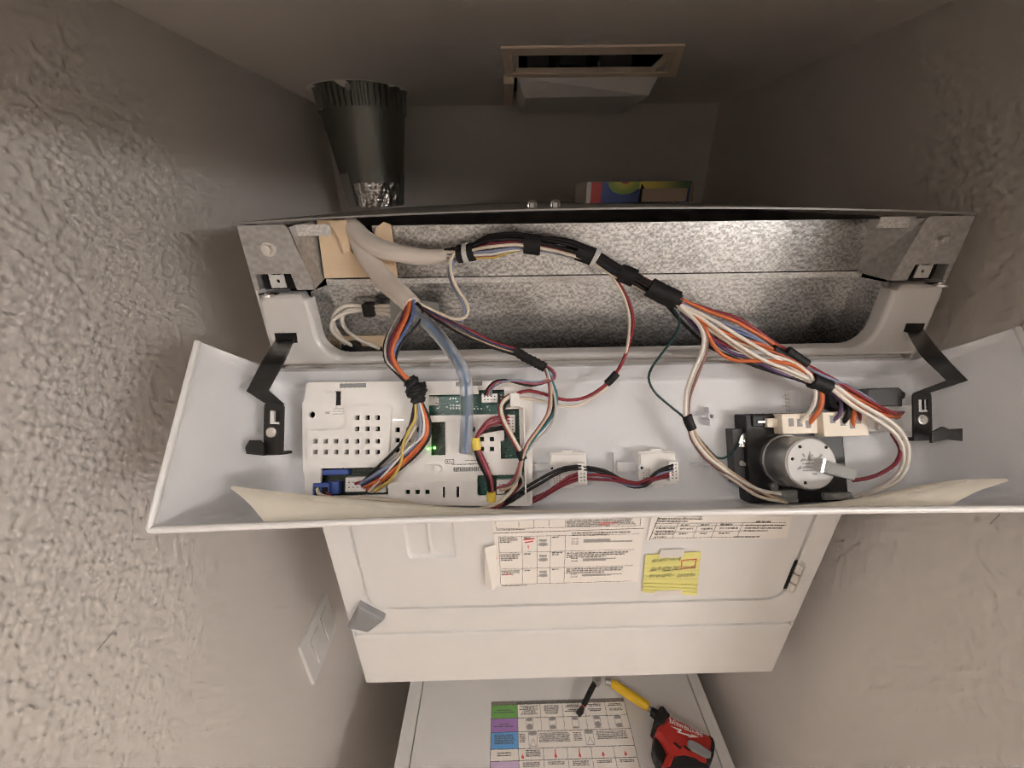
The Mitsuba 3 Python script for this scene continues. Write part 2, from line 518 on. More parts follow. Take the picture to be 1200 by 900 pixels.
put(t, 'foil_tape', cone(1.873, .0560, 1.932, .0645, n=40, steps=10, a0=math.radians(-178), a1=math.radians(-118), wob=.0012, seed=7), 'm_dull_metal', smooth=50, label='smooth grey foil tape strip')
put(t, 'foil_tape', cone(1.876, .0560, 1.930, .0640, n=40, steps=8, a0=math.radians(-20), a1=math.radians(60), wob=.002, seed=9), 'm_duct', smooth=50)
_rim = []
for _a in np.linspace(0, 2 * math.pi, 60, endpoint=False):
    _rim.append((_a, .087 + .004 * meshkit.noise(np.array([math.cos(_a) * 4, math.sin(_a) * 4, 2.0])), .004 + .008 * max(0, meshkit.noise(np.array([math.cos(_a) * 3, math.sin(_a) * 3, 8.0])) - .45)))
_in = np.array([(DC[0] + (r - .001) * math.cos(a), DC[1] + (r - .001) * math.sin(a), ZC - .0005) for a, r, w in _rim])
_ou = np.array([(DC[0] + (r + w) * math.cos(a), DC[1] + (r + w) * math.sin(a), ZC - .0002) for a, r, w in _rim])
_up = np.array([(DC[0] + r * math.cos(a), DC[1] + r * math.sin(a), ZC + .012) for a, r, w in _rim])
put('ceiling', 'torn_edge', loft([_up, _in, _ou], caps=False), 'm_drywall', smooth=False, label='torn bare drywall edge round the duct hole')

_ch = np.array([(-.383, .4475, ZC - .0005), (-.366, .4465, ZC - .0005), (-.362, .449, ZC - .003), (-.370, .449, ZC - .010), (-.375, .449, ZC - .008), (-.384, .449, ZC - .002)])
put('ceiling', 'torn_edge', loft([_ch, _ch + (0, .002, 0)]), 'm_drywall', smooth=False)
for _x, _y, _w in ((-.452, .513, .010), (-.437, .487, .008), (-.297, .487, .007), (-.284, .512, .006)):
    put('ceiling', 'torn_edge', prism(Polygon([(_x - _w, _y + _w * .5), (_x - _w * .3, _y - _w), (_x + _w, _y - _w * .2), (_x + _w * .4, _y + _w)]), ZC - .0015, ZC - .0002), 'm_drywall', smooth=False)

# ------------------------------------------------------------------ ceiling exhaust fan
t = thing('exhaust_fan', 'tan framed ceiling exhaust fan with a hanging pale lens behind its slot', 'fan')
ZF = 2.0695
_o = [(-0.0979,0.2882),(0.152,0.2838),(0.1994,0.4362),(-0.0915,0.4321)]
_i = [(-0.0871,0.317),(0.1527,0.3118),(0.1783,0.415),(-0.0818,0.412)]
_ofr = Polygon(_o)
_ifr = Polygon(_i)
put(t, 'frame', prism(_ofr.difference(_ifr), ZF, ZC), 'm_fan_trim', smooth=False)
_lo = np.array([(*q, ZF + .001) for q in _i])
_hi = np.array([(-.072, .342, ZF + .006), (.143, .341, ZF + .006), (.148, .402, ZF + .006), (-.070, .402, ZF + .006)])
put(t, 'throat', loft([_lo, _hi], caps=False), 'm_fan_trim', smooth=False)
put(t, 'side_flange', bx(-.094, -.077, .43, .615, 2.061, ZC), 'm_fan_trim', smooth=False)
_l0 = np.array([(*(-0.0712,0.4381), ZC - .001), (*(0.1702,0.4406), ZC - .001), (.190, .62, ZC - .001), (-.068, .62, ZC - .001)])
_l1 = np.array([(*(-0.057,0.4603), 2.046), (*(0.1602,0.4496), 2.046), (*(0.1606,0.623), 2.046), (*(-0.0532,0.6117), 2.046)])
put(t, 'lens', loft([_l0, _l1]), 'm_fan_lens', smooth=False, label='pale tapered light lens')
h = put(t, 'housing', cat(bx(-.09, .17, .310, .322, ZC + .012, ZC + .13), bx(-.09, .17, .600, .612, ZC + .012, ZC + .13), bx(-.10, -.085, .310, .60, ZC + .012, ZC + .13), bx(.165, .18, .310, .60, ZC + .012, ZC + .13), bx(-.10, .18, .310, .60, ZC + .13, ZC + .14)), 'm_black_matte', smooth=False)
put(t, 'blower', cat(at(disc((.02, .50), .045, ZC + .02, ZC + .12, 24), np.eye(4)), bx(-.055, -.02, .42, .50, ZC + .006, ZC + .06), bx(.065, .12, .43, .50, ZC + .004, ZC + .05)), 'm_dark_grey')
for _x in (-.005, .062):
    put(t, 'screw', disc((_x, .415), .002, ZC + .003, ZC + .014, 8), 'm_bright_metal')

# ------------------------------------------------------------------ the dryer
D = thing('dryer', 'white stacked dryer opened at the top with bare galvanised panels and black straps', 'dryer')
W2 = .343
put(D, 'cabinet', cat(bx(-W2, -W2 + .002, .002, .62, 1.152, 1.862), bx(W2 - .002, W2, .002, .62, 1.152, 1.862), bx(-W2, W2, .615, .62, 1.152, 1.862), bx(-W2, W2, .002, .62, 1.152, 1.156)), 'm_enamel', smooth=False)
put(D, 'support_column', bx(-.32, .32, .36, .615, .869, 1.152), 'm_enamel', smooth=False)
_door = Polygon(rpoly(-.305, 1.340, .305, 1.722, .022, 6))
_door_gap = _door.buffer(.0040)
_frame = Polygon(rpoly(-W2, 1.281, W2, 1.7265, .012, 5))
put(D, 'front_frame', at(cat(ploft(list(_frame.exterior.coords)[:-1], -.03, -.006, .004), prism(_frame.buffer(-.003).difference(_door_gap), -.008, -.0005)), FRONT), 'm_enamel', smooth=25)
_pocket = Polygon(rpoly(-.238, 1.438, -.172, 1.53, .006, 4))
dr_ = put(D, 'door', at(prism(_door.difference(_pocket), -.007, -.0015), FRONT), 'm_enamel', smooth=25)
_pk = []
for e, r in ((-.0015, 0), (-.006, .003)):
    p = np.array(rpoly(-.238 + r, 1.438 + r, -.172 - r, 1.53 - r, .006, 4))
    _pk.append(np.c_[p, np.full(len(p), e)])
put(dr_, 'handle_pocket', at(cat(loft(_pk, caps=False),
    TM([(-.235, 1.441, -.006), (-.207, 1.441, -.006), (-.207, 1.527, -.024), (-.235, 1.527, -.008), (-.207, 1.441, -.006), (-.207, 1.527, -.0025), (-.175, 1.441, -.010), (-.175, 1.527, -.034), (-.207, 1.446, -.0025)],
       [(0, 1, 2), (0, 2, 3), (4, 6, 7), (8, 6, 7), (8, 7, 5), (1, 8, 5), (1, 5, 2)])), FRONT), 'm_enamel', smooth=False, label='scooped finger pull')
put(D, 'hinge', at(cat(*[disc((0, 0), .0054, a, b, 14, .0008) for a, b in ((1.362, 1.3785), (1.3805, 1.397), (1.399, 1.416))], bx(-.003, .003, -.0030, .003, 1.362, 1.416)), frame((.3105, -.0035, 0), (1, 0, 0), (0, 1, 0), (0, 0, 1))), 'm_bright_metal', label='chrome door hinge barrel')
put(D, 'hinge_recess', at(prism(sbox(.3035, 1.360, .308, 1.418), -.0012, -.0004), FRONT), 'm_void', smooth=False)
put(D, 'lower_panel', at(rbox((-W2, 1.152), (W2, 1.2785), -.03, .0, .010, .007, 5), FRONT), 'm_enamel', smooth=40)
# top cover, bowed up in the middle of its front edge
nx, ny = 33, 9
xs, ys = np.linspace(-.343, .338, nx), np.linspace(-.004, .60, ny)
vt = []
for z in (.0, -.0016):
    for y in ys:
        for x in xs:
            c = .0085 * (1 - (x / .343) ** 2) * (1 - .12 * (y + .004) / .604)
            vt.append((x, y, 1.8685 + c + z))
f = []
n1 = nx * ny
for j in range(ny - 1):
    for i in range(nx - 1):
        a = j * nx + i
        f += [(a, a + 1, a + nx + 1), (a, a + nx + 1, a + nx), (n1 + a, n1 + a + nx + 1, n1 + a + 1), (n1 + a, n1 + a + nx, n1 + a + nx + 1)]
for i in range(nx - 1):
    f += [(i, n1 + i + 1, i + 1), (i, n1 + i, n1 + i + 1)]
put(D, 'top_cover', TM(vt, f), 'm_top', smooth=20, label='dark grey sheet metal top, bowed up along its front edge')
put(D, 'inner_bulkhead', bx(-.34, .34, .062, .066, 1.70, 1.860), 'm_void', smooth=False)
_up = Polygon([(-.214, 1.8108), (.290, 1.8108), (.290, 1.862), (-.232, 1.862), (-.232, 1.84)])
put(D, 'upper_back_panel', at(cat(prism(_up, -.041, -.040)), FRONT), 'm_galv', smooth=False)
put(D, 'lower_back_panel', at(cat(prism(sbox(-.292, 1.690, .292, 1.803), -.051, -.050), prism(sbox(-.292, 1.8008, .292, 1.8025), -.051, -.046)), FRONT), 'm_galv', smooth=False)
put(D, 'seam_strip', at(cat(prism(sbox(-.288, 1.8040, .288, 1.8098), -.0435, -.0385)), FRONT), 'm_galv_bright', smooth=False, label='folded metal seam between the two panels')
SIDE = {-1: ((-0.2857,1.868), (-0.2892,1.811)), 1: ((0.2768,1.8618), (0.2837,1.8087))}
for s in (-1, 1):
    fr = [(s * .2955, 1.864), (s * .2842, 1.807)]
    rr_ = SIDE[s]
    put(D, 'side_return', at(TM([(rr_[1][0], rr_[1][1], -.040), (*fr[1], -.0008), (*fr[0], -.0008), (rr_[0][0], rr_[0][1], -.040)], [(0, 1, 2), (0, 2, 3)]), FRONT), 'm_galv_soft', smooth=False)
    put(D, 'lower_side_return', at(TM([(s * .291, 1.69, -.051), (s * .2935, 1.69, -.010), (s * .2935, 1.803, -.010), (s * .291, 1.803, -.051)], [(0, 1, 2), (0, 2, 3)]), FRONT), 'm_galv', smooth=False)
    pl = Polygon([(s * .341, 1.807), (s * .341, 1.866), (s * .299, 1.866), (s * .2962, 1.863), (s * .285, 1.812), (s * .2842, 1.807), (s * .301, 1.807), (s * .3035, 1.8225), (s * .337, 1.8225), (s * .337, 1.807)])
    b = put(D, 'bracket_plate', at(cat(prism(pl, -.0015, 0), prism(sbox(min(s * .340, s * .3415), 1.807, max(s * .340, s * .3415), 1.866), -.03, 0)), FRONT), 'm_galv_soft', smooth=False, label='galvanised corner bracket')
    put(b, 'recess', at(prism(sbox(min(s * .300, s * .337), 1.806, max(s * .300, s * .337), 1.823), -.012, -.011), FRONT), 'm_void', smooth=False)
    _n = [(s * .329, 1.808), (s * .3145, 1.808), (s * .3145, 1.8215), (s * .317, 1.8215), (s * .317, 1.8205), (s * .3265, 1.8205), (s * .3265, 1.8215), (s * .329, 1.8215)]
    put(b, 'clip_nut', at(prism(Polygon(_n).difference(Point(s * .321, 1.8145).buffer(.0017)), -.0085, -.007), FRONT), 'm_enamel', smooth=False, label='white clip nut')
    put(b, 'screw', at(hexhead((s * .318, 1.845), .0046, 0, .006), FRONT), 'm_bright_metal', label='hex head screw')
    put(b, 'corner_tab', at(prism(sbox(min(s * .296, s * .262), 1.8555, max(s * .296, s * .262), 1.8655), -.012, -.0105), FRONT), 'm_galv_bright', smooth=False)
    put(b, 'lower_screw', at(cat(disc((0, 0), .0055, 0, .0022, 18, .0005), disc((0, 0), .0028, .0022, .0035, 6)), frame((s * .324, -.012, 1.8035), (1, 0, 0), (0, 1, 0), (0, 0, 1))), 'm_bright_metal')
_u = [(-.335, 1.803), (-.342, 1.798), (-.3435, 1.79), (-.3435, 1.727), (.3455, 1.727), (.3455, 1.79), (.344, 1.798), (.337, 1.803)]
_fil = []
for k in range(0, 9):
    a = math.radians(90 * k / 8)
    _fil.append((.268 + .024 * math.cos(a * 1.0), 1.7605 - .024 * math.sin(a)))
_u = _u + [(.300, 1.803), (.298, 1.7975), (.293, 1.797)] + _fil + [(-x, z) for x, z in _fil[::-1]] + [(-.293, 1.797), (-.298, 1.7975), (-.300, 1.803)]
bs = put(D, 'console_base', at(ploft(_u, -.016, 0.0, .0045), FRONT), 'm_enamel', smooth=50, label='white U shaped moulded base that carried the console')
for q in ([(-0.3343,1.7638),(-0.312,1.7638),(-0.3132,1.7531),(-0.335,1.7535)], [(0.3189,1.7628),(0.3384,1.7624),(0.3397,1.7522),(0.3196,1.7535)]):
    put(bs, 'strap_slot', at(prism(Polygon(q), -.001, .0006), FRONT), 'm_void', smooth=False, label='black strap slot')
put(bs, 'screw_slot', cat(bx(-.338, -.322, -.001, .006, 1.8028, 1.8036), bx(.326, .341, -.001, .006, 1.8028, 1.8036)), 'm_void', smooth=False)
gp = [(-0.2832,1.8682),(-0.2528,1.8686),(-0.2516,1.8566),(-0.2543,1.837),(-0.2483,1.831),(-0.2386,1.8368),(-0.2306,1.8491),(-0.2262,1.8603),(-0.2177,1.8658),(-0.2113,1.8633),(-0.2106,1.8439),(-0.2113,1.8123),(-0.2874,1.8117)]
g = put(D, 'grommet_plate', at(prism(Polygon(gp), -.0365, -.034), FRONT), 'm_grommet', smooth=False, label='cream plastic grommet plate where the sleeves come out')
gl = [(-0.273,1.8689),(-0.2529,1.8686),(-0.2517,1.8568),(-0.2538,1.8381),(-0.2623,1.8369),(-0.264,1.8505)]
put(g, 'curled_tongue', at(ploft(gl, -.035, -.029, .002), FRONT), 'm_grommet', smooth=40)
put(D, 'terminal_plate', at(prism(Polygon([(-0.304,1.7439),(-0.2373,1.7437),(-0.2405,1.7152),(-0.3057,1.7165)]), -.0495, -.047), FRONT), 'm_grommet', smooth=False, label='cream backing plate under the black terminal block')
tb = [(-0.2889,1.7283),(-0.2858,1.7366),(-0.2792,1.7381),(-0.276,1.7396),(-0.2684,1.7384),(-0.2655,1.7321),(-0.2431,1.7306),(-0.2432,1.7168),(-0.2919,1.7178)]
b = put(D, 'terminal_block', at(ploft(tb, -.047, -.038, .0015), FRONT), 'm_black', smooth=40, label='black terminal block')
for q in ((-0.2823,1.727), (-0.2537,1.7265)):
    put(b, 'terminal_screw', at(disc(q, .0016, -.039, -.0365, 8), FRONT), 'm_bright_metal')
# black hinge straps that let the console hang
for s, arm, quad in ((-1, [(-3266,40,17563),(-3022,-706,17570),(-3157,-780,17362)], [(-0.3077,0.066),(-0.2904,0.0664),(-0.2906,0.1111),(-0.3085,0.1129)]), (1, [(3342,40,17548),(2811,-729,17530),(3033,-793,17339)], [(0.2776,0.0668),(0.2949,0.0672),(0.2986,0.1106),(0.2815,0.1101)])):
    arm = spline(mm(arm), .008)
    up = np.array([1.0, 0, 0])
    vv = []
    tdir = np.gradient(arm, axis=0)
    for c, d_ in zip(arm, tdir):
        d_ = d_ / np.linalg.norm(d_)
        wdir = up
        wd = wdir * .0094
        tn = np.cross(d_, wdir) * .0009
        vv.append(np.array([c - wd - tn, c + wd - tn, c + wd + tn, c - wd + tn]))
    fq = warp_quad(quad)
    pt = lambda u, v, e: fw(*fq(u, v), e)
    st = put(D, 'hinge_strap', loft(vv), 'm_strap', smooth=30, label='bent black steel strap')
    fold = [vv[-1], np.array([pt(0, 1, .0335), pt(1, 1, .0335), pt(1, 1, .035), pt(0, 1, .035)])]
    put(st, 'fold', loft(fold), 'm_strap', smooth=False)
    slot = sbox(.30, .60, .78, .86)
    pl = Polygon(rpoly(0, 0, 1, 1, .10, 4)).difference(slot)
    put(st, 'foot_plate', at(prism(Polygon([fq(*p) for p in pl.exterior.coords], [[fq(*p) for p in slot.exterior.coords]]), .0335, .035), FLOOR), 'm_strap', smooth=25)
    put(st, 'slot_backing', at(prism(Polygon([fq(*p) for p in sbox(.26, .57, .82, .89).exterior.coords]), .031, .0315), FLOOR), 'm_void', smooth=False)
    la = Polygon([(.30, .60), (.78, .60), (.78, .64), (.48, .64), (.48, .86), (.30, .86)])
    put(st, 'latch', at(prism(Polygon([fq(*p) for p in la.exterior.coords]), .0316, .0345), FLOOR), 'm_enamel', smooth=False, label='white plastic latch in the slot')
    sc = fq(.42, .44)
    put(st, 'screw', at(cat(disc(sc, .0046, .035, .0368, 20, .0006), disc(sc, .0027, .0368, .0378, 12)), FLOOR), 'm_bright_metal', label='bright screw')
    toe = [fq(*p) for p in ((0, .0), (1, .0), (1, .06), (0, .06))]
    put(st, 'toe', at(prism(Polygon(toe), .020, .035), FLOOR), 'm_strap', smooth=False)
    toe = [(-0.3195,0.0735),(-0.3161,0.0801),(-0.3072,0.0799),(-0.3034,0.0761),(-0.3031,0.0665),(-0.3179,0.0683)] if s < 0 else [(0.2767,0.0751),(0.2877,0.08),(0.292,0.0777),(0.3041,0.0782),(0.3028,0.0673),(0.2895,0.069),(0.2757,0.0663)]
    put(st, 'toe_tab', at(prism(Polygon(toe), .040 if s < 0 else .050, .042 if s < 0 else .052), FLOOR), 'm_strap', smooth=False)

# grey bumper block stuck on the lower left corner of the dryer front
t = thing('corner_bumper', 'small grey plastic corner block stuck slantwise on the lower left corner of dryer front', 'bumper')
bl = [(-0.341,1.3127),(-0.3166,1.359),(-0.2848,1.3278),(-0.3115,1.3016)]
put(t, 'block', at(ploft(bl, 0.0, .012, .004), FRONT), 'm_grey', smooth=False)

# things on top of the dryer
t = thing('carton', 'colourful blue and red detergent carton lying on the dryer top', 'box')
C0, C1, CY, CZ = .033, .198, .30, 1.8767
put(t, 'front_face', TM([(C0, CY, CZ), (C0 + .083, CY, CZ), (C0 + .086, CY - .001, CZ + .030), (C0, CY - .001, CZ + .030)], [(0, 1, 2), (0, 2, 3)]), 'm_carton_print', smooth=False, label='printed blue side with a yellow disc')
put(t, 'body', bx(C0, C1, CY + .001, CY + .11, CZ, CZ + .030), 'm_carton_print', smooth=False)
put(t, 'flap_gap', TM([(C0 + .083, CY - .0005, CZ), (C0 + .093, CY - .0005, CZ), (C0 + .092, CY - .0005, CZ + .020), (C0 + .086, CY - .0005, CZ + .027)], [(0, 1, 2), (0, 2, 3)]), 'm_void', smooth=False)
put(t, 'cardboard_panel', bx(C0 + .088, C1 - .006, CY - .003, CY + .0, CZ + .001, CZ + .020), 'm_carton', smooth=False, label='plain brown cardboard panel')
put(t, 'end_flap', TM([(C1, CY, CZ), (C1 + .02, CY + .03, CZ), (C1 + .017, CY + .03, CZ + .028), (C1, CY, CZ + .030)], [(0, 1, 2), (0, 2, 3)]), 'm_carton', smooth=False, label='open brown end flap')
for i, (x, y) in enumerate(((-0.0704,-0.054), (-0.0477,-0.0676))):
    t = thing('loose_screw', ('left' if i == 0 else 'right') + ' of two bright screws lying on the front edge of dryer top', 'screw')
    zt = 1.8685 + .0085 * .98
    a = np.linspace(math.radians(-20), math.radians(200), 14)
    put(t, 'washer', sweep(np.c_[x + .0042 * np.cos(a), np.full(14, .032), zt + .0022 + .0042 * np.sin(a)], .0009, 6), 'm_bright_metal')
    put(t, 'shank', bx(x - .0022, x + .0022, .032, .046, zt, zt + .0045), 'm_dull_metal', smooth=False)

# ------------------------------------------------------------------ the washer
Wm = thing('washer', 'white top loading washer standing under the dryer', 'washer')
put(Wm, 'cabinet', bx(-.333, .333, -.118, .618, .0, .842), 'm_enamel', smooth=False)
_top = Polygon(rpoly(-.336, -.12, .336, .62, .012, 5))
_lid = sbox(-.3055, -.10, .3105, .40)
put(Wm, 'top_panel', prism(_top.difference(_lid.buffer(.0018, join_style=2)), .842, .867), 'm_enamel', smooth=30)
put(Wm, 'lid', rbox((-.3055, -.10), (.3105, .40), .846, .8672, .003, .002, 3), 'm_enamel', smooth=40)
put(Wm, 'lid_gap', bx(-.309, .314, -.104, .404, .842, .850), 'm_grey', smooth=False)

# ------------------------------------------------------------------ the console, hanging face down from its straps
C = thing('control_console', 'white plastic control console hanging open like a trough below the dryer top', 'console')
XE, ET = .346, .07


def e_x(x):
    return np.interp(abs(x), [0, .300, .306, .312, .3175, .3405, .3455, .346], [0, 0, .0008, .0035, .0095, .058, .068, .07])


PROF = [(0, .07), (.0003, .06), (.001, .045), (.002, .03), (.004, .010), (.0055, -.001), (.007, -.012), (.0085, -.0185), (.010, -.0225), (.012, -.0262), (.014, -.0278), (.017, -.0279)]
PROF += [(v, -.0279 * (.129 - v) / .112) for v in np.linspace(.03, .12, 9)] + [(.126, -.0006), (.129, .0003), (.131, .003), (.1325, .007), (.134, .0125), (.136, .019), (.1375, .0215)]


xs = np.unique(np.round(np.r_[-.346, -.3455, -.343, -.3405, -.335, -.33, -.325, -.32, -.3175, -.315, -.312, -.309, -.306, -.303, np.linspace(-.30, .30, 31), .303, .306, .309, .312, .315, .3175, .32, .325, .33, .335, .3405, .343, .3455, .346], 5))
G = np.zeros((len(PROF), len(xs), 3))
for i, x in enumerate(xs):
    top = np.interp(abs(x), [0, .300, .346], [.1375, .1375, .147])
    tx_ = e_x(x) / ET
    for j, (v, e) in enumerate(PROF):
        v = v + .0035 * (1 - (x / .346) ** 2) * max(0, 1 - v / .03)
        G[j, i] = (x, v * top / .1375, e + (ET - e) * tx_)
nv, nxs = len(PROF), len(xs)
P0 = G.reshape(-1, 3)
F0 = []
for j in range(nv - 1):
    for i in range(nxs - 1):
        a = j * nxs + i
        F0 += [(a, a + 1, a + nxs + 1), (a, a + nxs + 1, a + nxs)]
tm = TM(P0, F0)
N0 = np.array(trimesh.Trimesh(P0, F0, process=False).vertex_normals)
Q0 = P0 - N0 * .0035
n0 = len(P0)
loop = [i for i in range(nxs)] + [j * nxs + nxs - 1 for j in range(1, nv)] + [(nv - 1) * nxs + i for i in range(nxs - 2, -1, -1)] + [j * nxs for j in range(nv - 2, 0, -1)]
F1 = F0 + [(a + n0, c + n0, b + n0) for a, b, c in F0]
for k in range(len(loop)):
    a, b = loop[k], loop[(k + 1) % len(loop)]
    F1 += [(a, a + n0, b + n0), (a, b + n0, b)]
put(C, 'shell', at(TM(np.vstack([P0, Q0]), F1), PANEL), 'm_plastic', smooth=35)
# pale rounded edge band round the rim
ring = np.array([pw(*(G[0, i] + (0, -.0008, .0005))) for i in range(nxs)])
put(C, 'rim_bead', sweep(np.vstack([[pw(*(G[j, 0] + (-.0015, 0, .0005))) for j in range(nv - 1, 0, -2)], ring, [pw(*(G[j, -1] + (.0015, 0, .0005))) for j in range(1, nv, 2)]]), .0026, 8), 'm_enamel', smooth=60)


def flap(bottom, topp, e_b, e_t, seed):
    b = spline([pw(p[0], p[1], e_b) for p in bottom], .01)
    t_ = spline([pw(p[0], p[1], e_t) for p in topp], .01)
    n = 40
    f_ = lambda c: np.c_[[np.interp(np.linspace(0, 1, n), np.linspace(0, 1, len(c)), c[:, k]) for k in range(3)]].T
    b, t_ = f_(b), f_(t_)
    rows = []
    m = 6
    for k in range(n):
        row = [b[k] + (t_[k] - b[k]) * q + PANEL[:3, 1] * .002 * math.sin(math.pi * q) for q in np.linspace(0, 1, m)]
        rows.append(row)
    A_ = np.array(rows)
    th = PANEL[:3, 1] * .0009 + PANEL[:3, 2] * -.0009
    rings = []
    for k in range(n):
        rings.append(np.vstack([A_[k] - th, A_[k][::-1] + th]))
    return loft(rings)


put(C, 'trim_flap', flap([(x, .0035) for x in np.linspace((-0.2695,0.0047)[0], .02, 9)], [(-0.3079,0.0297),(-0.2678,0.0243),(-0.2208,0.0188),(-0.1741,0.0139),(-0.1344,0.0093),(-0.0948,0.0059),(-0.0619,0.0046),(-0.0145,0.0029)], .064, .052, 1), 'm_flap', smooth=60, label='cream flap curling away from the front lip')
put(C, 'trim_flap', flap([(x, .0035) for x in np.linspace(.10, (0.2382,0.0039)[0], 9)], [(0.0767,0.0016),(0.1103,0.0027),(0.1512,0.0056),(0.1933,0.0111),(0.2295,0.0175),(0.2656,0.022),(0.3079,0.0224)], .064, .052, 2), 'm_flap', smooth=60, label='grey white flap curling away from the front lip')
for q in ((0.1064,0.0927), (0.1044,0.0471)):
    b = put(C, 'screw_boss', at(cat(prism(Point(q).buffer(.0034).difference(Point(q).buffer(.002)), 0, .012), bx(q[0] + .003, q[0] + .012, q[1] - .0006, q[1] + .0006, 0, .009), bx(q[0] - .016, q[0] - .003, q[1] - .0006, q[1] + .0006, 0, .010), bx(q[0] - .0006, q[0] + .0006, q[1] + .003, q[1] + .009, 0, .009), bx(q[0] - .0006, q[0] + .0006, q[1] - .009, q[1] - .003, 0, .009)), FLOOR), 'm_plastic', smooth=30)
    put(b, 'bore', at(disc(q, .002, .0, .0095, 12), FLOOR), 'm_grey')
_m = meshkit.text_mesh('181201', .0042, .0003)
q = (0.1874,0.114)
put(C, 'stamped_number', at(at(_m, frame((q[0], q[1], .0004), (0, -1, 0), (1, 0, 0), (0, 0, 1))), FLOOR), 'm_ink_grey', smooth=False, label='small stamped number')
put(C, 'number_patch', at(rbox((0.1857,0.1167), (0.1972,0.0994), 0, .0004, .0005, .0001), FLOOR), 'm_enamel', smooth=False)

# ------------------------------------------------------------------ control board in its vented white cover
B = thing('control_board', 'white vented plastic board cover with green circuit board in left half of the console', 'control board')


def R(a, b):
    return sbox(min(a[0], b[0]), min(a[1], b[1]), max(a[0], b[0]), max(a[1], b[1]))


E1 = .018
wins = [R((-0.1648,0.1181), (-0.0928,0.0981)), R((-0.1171,0.122), (-0.093,0.1159)), R((-0.1627,0.0925), (-0.149,0.0615)), R((-0.0972,0.1055), (-0.0793,0.0568)),
        Polygon(rpoly(*(-0.1196,0.0237), *(-0.0768,0.0423), .0015, 3)), R((-0.2645,0.0517), (-0.202,0.0263))]
vents = []
for u in (371.7, 383.6, 395.7, 407.8, 420, 432, 443.9):
    for v in (489.5, 502.5, 516.9, 529.5):
        if v > 510 or u > 415:
            vents.append((u, v))
VENT = [(-0.268,0.0771),(-0.2585,0.0769),(-0.249,0.0767),(-0.2394,0.0765),(-0.2297,0.0763),(-0.2202,0.0761),(-0.2108,0.0759),(-0.2677,0.0672),(-0.2583,0.067),(-0.2488,0.0668),(-0.2392,0.0666),(-0.2296,0.0664),(-0.2201,0.0662),(-0.2107,0.066),(-0.23,0.098),(-0.2205,0.0978),(-0.211,0.0977),(-0.2299,0.0877),(-0.2204,0.0875),(-0.2109,0.0873),(-0.1936,0.086),(-0.1838,0.0858),(-0.1741,0.0856),(-0.1936,0.0763),(-0.1838,0.0761),(-0.1741,0.0759),(-0.1935,0.0667),(-0.1838,0.0665),(-0.1741,0.0663),(-0.184,0.0284),(-0.1751,0.0282),(-0.1659,0.028),(-0.1146,0.0758),(-0.1053,0.0756),(-0.1147,0.0665),(-0.1054,0.0663),(-0.1228,0.0849),(-0.1051,0.0846)]
holes = unary_union([Polygon(rpoly(q[0] - .0021, q[1] - .0021, q[0] + .0021, q[1] + .0021, .0005, 2)) for q in VENT])
rh = Point((-0.2739,0.1017)).buffer(.0030)
cover = Polygon([(-0.2833,0.1131),(-0.281,0.1155),(-0.2798,0.1308),(-0.2774,0.1323),(-0.0692,0.1301),(-0.066,0.1276),(-0.0687,0.0156),(-0.0711,0.0133),(-0.2763,0.0187),(-0.2787,0.0218),(-0.2793,0.0466),(-0.281,0.0497)])
slab = cover.difference(unary_union(wins)).difference(holes).difference(rh)
put(B, 'cover', at(cat(prism(slab, .0145, E1), prism(cover.exterior.buffer(.0012).intersection(cover), .0, .0145)), FLOOR), 'm_board_cover', smooth=False)
Lp = Polygon([(-0.2756,0.0867),(-0.2418,0.0876),(-0.2394,0.0899),(-0.2397,0.1074),(-0.2381,0.1089),(-0.2,0.109),(-0.1984,0.1066),(-0.2009,0.0585),(-0.2028,0.0562),(-0.2726,0.0569),(-0.275,0.0593)])
put(B, 'raised_vent_panel', at(prism(Lp.difference(holes), E1 - .0005, .0225), FLOOR), 'm_board_cover', smooth=False, label='raised L shaped panel with square vents')
Rp = Polygon([(-0.1469,0.0936),(-0.0942,0.0934),(-0.0937,0.0743),(-0.0977,0.0736),(-0.0979,0.0649),(-0.1471,0.062)])
put(B, 'raised_vent_panel', at(prism(Rp.difference(holes), E1 - .0005, .0202), FLOOR), 'm_board_cover', smooth=False)
for a, b, e in (((-0.1646,0.0987), (-0.0974,0.0942), .0205), ((-0.2017,0.0373), (-0.1221,0.0329), .0205), ((-0.0757,0.1041), (-0.0744,0.0185), .029)):
    put(B, 'ledge', at(prism(R(a, b), E1 - .001, e), FLOOR), 'm_board_cover', smooth=False)
for a, b in (((-0.2638,0.1223), (-0.2512,0.1084)), ((-0.1492,0.0332), (-0.1387,0.023))):
    put(B, 'clip', at(prism(R(a, b), .012, .0205), FLOOR), 'm_board_cover', smooth=False)
for a, b in (((-0.2522,0.1233), (-0.2471,0.11)), ((-0.1514,0.033), (-0.1365,0.023))):
    put(B, 'clip_slot', at(prism(R(a, b), E1 - .0005, E1 + .0004), FLOOR), 'm_void', smooth=False)
for a, b in (((-0.2483,0.1305), (-0.2234,0.1264)), ((-0.1388,0.1301), (-0.1138,0.126))):
    put(B, 'mounting_slot', at(prism(R(a, b), E1 - .0005, E1 + .0003), FLOOR), 'm_grey', smooth=False)
put(B, 'peg', at(cat(disc((-0.1555,0.0499), .0032, E1 - .001, .024, 14, .0006), prism(R((-0.1661,0.053), (-0.1558,0.0466)), E1 - .001, .0205)), FLOOR), 'm_board_cover')
put(B, 'circuit_board', at(prism(cover.buffer(-.002), .0055, .007), FLOOR), 'm_pcb', smooth=False, label='green printed circuit board')
put(B, 'display_board', at(prism(R((-0.1658,0.0931), (-0.1496,0.0586)), .0072, .0082), FLOOR), 'm_pcb_dark', smooth=False)
